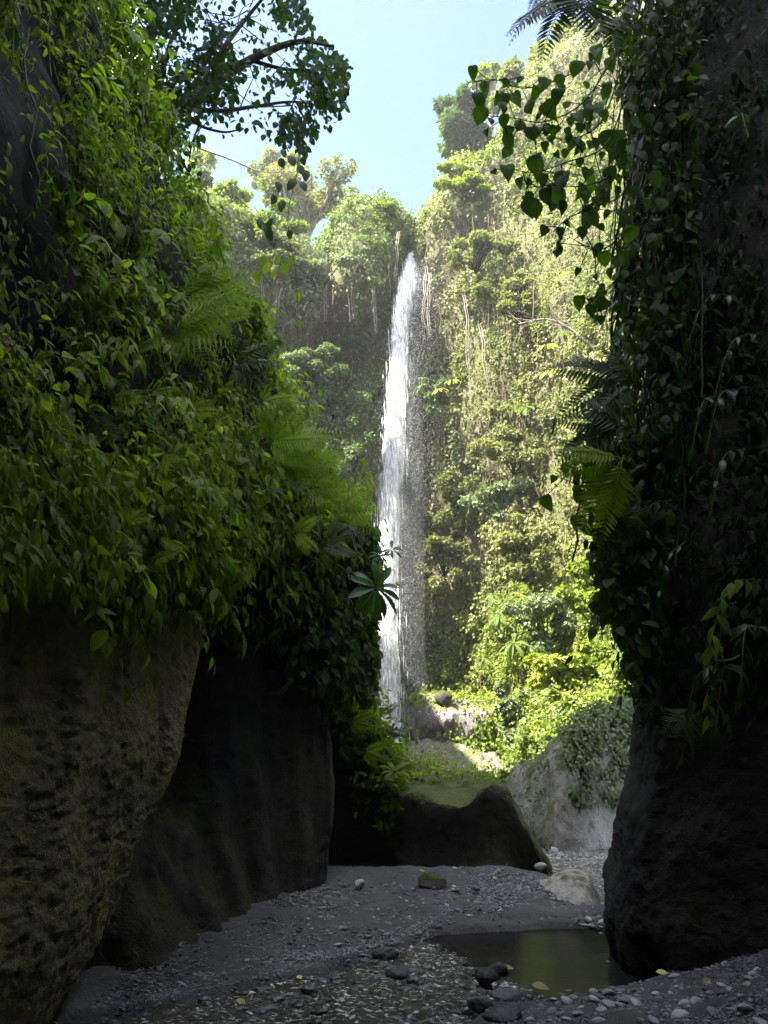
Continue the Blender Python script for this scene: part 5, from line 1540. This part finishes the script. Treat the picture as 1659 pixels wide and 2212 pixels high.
# ================================================================== OVERHANGING TREE, TOP LEFT
CROWN = np.array([(120, -150), (640, -150), (662, 0), (690, 70), (752, 130), (748, 250), (690, 285), (655, 330), (560, 290), (500, 300), (455, 330), (430, 400), (385, 400), (330, 300), (260, 180), (200, 0)])
tr0 = P(300, 275, 10.6)
tr = thing('overhanging_tree', tr0, 'dark leafed tree leaning over the gorge from the left, seen against the sky', 'tree')
rng = np.random.default_rng(71)
BR = [([(150, 420), (230, 330), (318, 262), (400, 232), (455, 185), (540, 130), (640, 90), (720, 100)], .21, .02), ([(200, 200), (245, 60), (260, -120)], .17, .10), ([(318, 255), (345, 190), (365, 100), (400, 20), (420, -80)], .05, .02),
      ([(400, 232), (470, 240), (550, 230), (640, 220), (730, 240)], .05, .01), ([(455, 185), (480, 110), (540, 30), (600, -40)], .06, .02), ([(400, 240), (430, 270), (480, 285), (520, 280)], .04, .01),
      ([(330, 265), (370, 300), (400, 360), (425, 400)], .04, .01), ([(430, 270), (415, 310), (408, 350)], .02, .01), ([(540, 130), (620, 150), (700, 150), (750, 145)], .04, .01), ([(640, 220), (660, 270), (650, 320), (640, 370)], .02, .006)]
chs = []; paths = []
for pts, r0, r1 in BR:
    q = smooth_path([P(x, y, 10.8 + rng.normal(0, .25)) for x, y in pts], 26)
    paths.append(q); chs.append((q - tr0, np.linspace(r0, r1, 26)))
link('trunk', tubes_mesh('trunk', chs[:2], M['bark'], 10), tr)
for _ in range(120):
    q = paths[rng.integers(0, len(paths))]; k_ = rng.integers(6, 26); a = q[k_]
    e = a + rng.normal(0, 1, 3) * (.55, .45, .4) - UP * .12
    ex, ey, _d = proj(e)
    if poly_sd(ex, ey, CROWN) > -25: continue
    chs.append((smooth_path([a, a * .5 + e * .5 + rng.normal(0, .06, 3), e], 6) - tr0, np.linspace(.012, .004, 6)))
    paths.append(smooth_path([a, a * .5 + e * .5, e], 26))
link('branch', tubes_mesh('branch', chs[2:], M['bark'], 6), tr)
n = 20000
px = rng.uniform(120, 760, n); py = rng.uniform(-150, 410, n)
sd = poly_sd(px, py, CROWN)
d = rng.uniform(9.6, 12.2, n)
p = PV(px, py, d)
hole = fbm(np.stack([px, py, d * 25], -1), .011, 3, 72)
keep = (sd < 0) & (rng.random(n) < .10 + .85 * sstep(-.18, .2, hole) + .5 * sstep(430, 250, px))
# leave the gap under the branch open
keep &= ~((np.abs(px - 500) < 70) & (np.abs(py - 330) < 40))
p = p[keep][:8200]; n = len(p)
y = norm(np.array([.1, -.1, -1.0]) + rng.normal(0, .55, (n, 3))); z = np.array([0, -.6, .6]) + rng.normal(0, .5, (n, 3))
s = rng.uniform(.08, .16, n)
front = np.argsort(proj(p)[2] - 4 * s)
ME_CAN = tmpl_mesh('leaf', T_OVAL, leaf_mat('canopy_leaf', [(.012, .028, .012), (.018, .042, .014), (.03, .065, .018), (.05, .095, .022)], (1.6, 1.9, .5), .42, .55, .14, .2, .8, True))
edge = np.argsort(poly_sd(*proj(p)[:2], CROWN) * -1)[:280]
isp = np.zeros(n, bool); isp[edge] = True
for i in np.where(isp)[0]:
    place('leaf', ME_CAN, tr, p[i], y[i], z[i], s[i])
o = link('foliage', leaf_cloud('foliage', T_OVAL, p[~isp] - tr0, y[~isp], z[~isp], s[~isp], M['canopy'], rng.uniform(.8, 1.2, (~isp).sum())), tr, kind='stuff')

# thin vine dangling in front of the far trees
q = smooth_path([P(640, 240, 9.6), P(650, 330, 9.6), P(622, 470, 9.6), P(640, 600, 9.5), P(643, 730, 9.5)], 50)
hv = thing('dangling_vine', q[0], 'thin vine dangling with sparse round leaves in front of the far left trees', 'vine')
q2 = smooth_path([P(640, 330, 9.6), P(600, 380, 9.5), P(585, 460, 9.5), P(575, 500, 9.4)], 30)
link('stem', tubes_mesh('stem', [(q - q[0], np.linspace(.007, .003, 50)), (q2 - q[0], np.linspace(.005, .002, 30))], M['twig'], 4), hv)
rng = np.random.default_rng(81)
for (x, y_, s) in [(605, 350, 24), (625, 345, 26), (645, 365, 24), (600, 400, 24), (640, 395, 30), (660, 375, 26), (650, 400, 24), (612, 440, 26), (595, 430, 22), (585, 480, 24), (570, 490, 30), (580, 505, 26), (560, 480, 24), (610, 330, 20), (655, 345, 22),
                   (560, 590, 28), (580, 575, 26), (600, 590, 24), (615, 575, 26), (570, 560, 24), (635, 560, 24), (600, 560, 20), (640, 640, 20), (645, 700, 16), (590, 525, 20), (625, 505, 20)]:
    place('leaf', ME_DOVAL if y_ < 540 else ME_OVAL, hv, P(x, y_ - 8, 9.5 + rng.normal(0, .12)), np.array([rng.normal(0, .4), -.1, -1]), np.array([rng.normal(0, .4), -1, .3]), s * KPX * 9.5 * 1.25)

# ================================================================== SMALL THINGS
# blue sheet with a striped green corner, at the end of the slope behind the dark wall
u, v = np.meshgrid(np.linspace(0, 1, 24), np.linspace(0, 1, 24))
base = P(1400, 1462, 12.5)
V = np.stack([base[0] - .36 + .75 * u, base[1] + .10 * np.sin(9 * u + 2 * v) + .08 * v, base[2] + .02 + .42 * v * (.55 + .45 * u) + .04 * np.sin(7 * u)], -1)
tp = thing('tarpaulin', base, 'crumpled blue sheet with a striped green corner, half hidden behind the dark wall', 'tarpaulin')
def cloth(name, Va, mat):
    a = Va.reshape(-1, 3) - base
    F = grid_faces(24, 24); nn = len(a)
    return link(name, np_mesh(name, np.concatenate([a, a + (0, .012, 0)]), np.concatenate([F, F[:, ::-1] + nn]), mat), tp)
cloth('sheet', V, plain_mat('blue_cloth', (.02, .07, .55), .5, .4, .3, 6, .2))
m, nt, N, L, out = new_mat('striped_cloth')
geo = N.new('ShaderNodeNewGeometry'); wv = N.new('ShaderNodeTexWave'); wv.inputs['Scale'].default_value = 9; wv.bands_direction = 'Z'; L.new(geo.outputs['Position'], wv.inputs['Vector'])
rp = ramp(N, [(.4, (.02, .16, .14)), (.6, (.55, .62, .6))]); L.new(wv.outputs['Fac'], rp.inputs['Fac'])
bs = N.new('ShaderNodeBsdfPrincipled'); bs.inputs['Roughness'].default_value = .7; L.new(rp.outputs['Color'], bs.inputs['Base Color']); L.new(bs.outputs[0], out.inputs['Surface'])
cloth('corner', np.stack([base[0] - .52 + .24 * u, base[1] - .03 + .05 * np.sin(6 * u), base[2] + .04 + .16 * v * (.3 + .7 * u)], -1), m)

# small litter of leaf scraps on the gravel
rng = np.random.default_rng(88); n = 160
qx, qy = rng.uniform(-2.2, 3.2, n), rng.uniform(6.2, 11.5, n); kk = poly_sd(qx, qy, WATER_POLY) > .03; qx, qy = qx[kk], qy[kk]; n = len(qx)
y = norm(np.stack([rng.normal(size=n), rng.normal(size=n), rng.normal(0, .25, n)], -1)); z = UP + rng.normal(0, .35, (n, 3))
link('leaf_litter', leaf_cloud('leaf_litter', T_MID, np.stack([qx, qy, ground_z(qx, qy) + .03], -1), y, z, rng.uniform(.02, .065, n), plain_mat('litter', (.20, .17, .09), .7, .2, .7, 12, .1)), kind='stuff')

# fallen leaves
for i, (px, py, s, lb) in enumerate([(1520, 2132, 46, 'large pale fallen leaf flat on the near gravel bank'), (1418, 2108, 34, 'yellow fallen leaf at the waterline under the dark wall'), (1085, 2098, 34, 'yellow leaf lying on the stone in the pool outlet'),
                                  (1150, 2137, 44, 'yellow green leaves washed up on the near shore of the pool'), (640, 2120, 22, 'yellow leaf at the left shore of the riffle'), (510, 2170, 26, 'dull yellow leaf in the dark left corner of the stream'),
                                  (720, 1935, 12, 'small white leaf on the sand bar near the rib of the hollow'), (905, 1885, 16, 'curled white leaf at the foot of the middle outcrop'), (978, 1880, 14, 'pale leaf on the crest of the sand bar'), (1065, 1902, 12, 'pale leaf on the sand bar right of the brown boulder'),
                                  (975, 1926, 14, 'yellowish leaf on the slope of the gravel bar'), (880, 1990, 14, 'white scrap of leaf on the gravel bar'), (1690 - 380, 2085, 12, 'leaf floating on the pool')]):
    b = ground_hit(px, py, .2)
    for _ in range(3): b = ground_hit(px, py, max(float(ground_z(b[0], b[1])), .005))
    me = tmpl_mesh('fallen_leaf', T_OVAL, M['yellow_leaf'])
    o = link('fallen_leaf', me, None, lb, 'leaf', 'fallen leaves')
    o.matrix_basis = frame_matrix(b + (0, 0, .03), (1, .3 * (-1) ** i, .05), (0, -.35, 1), s * .72 * KPX * b[1])
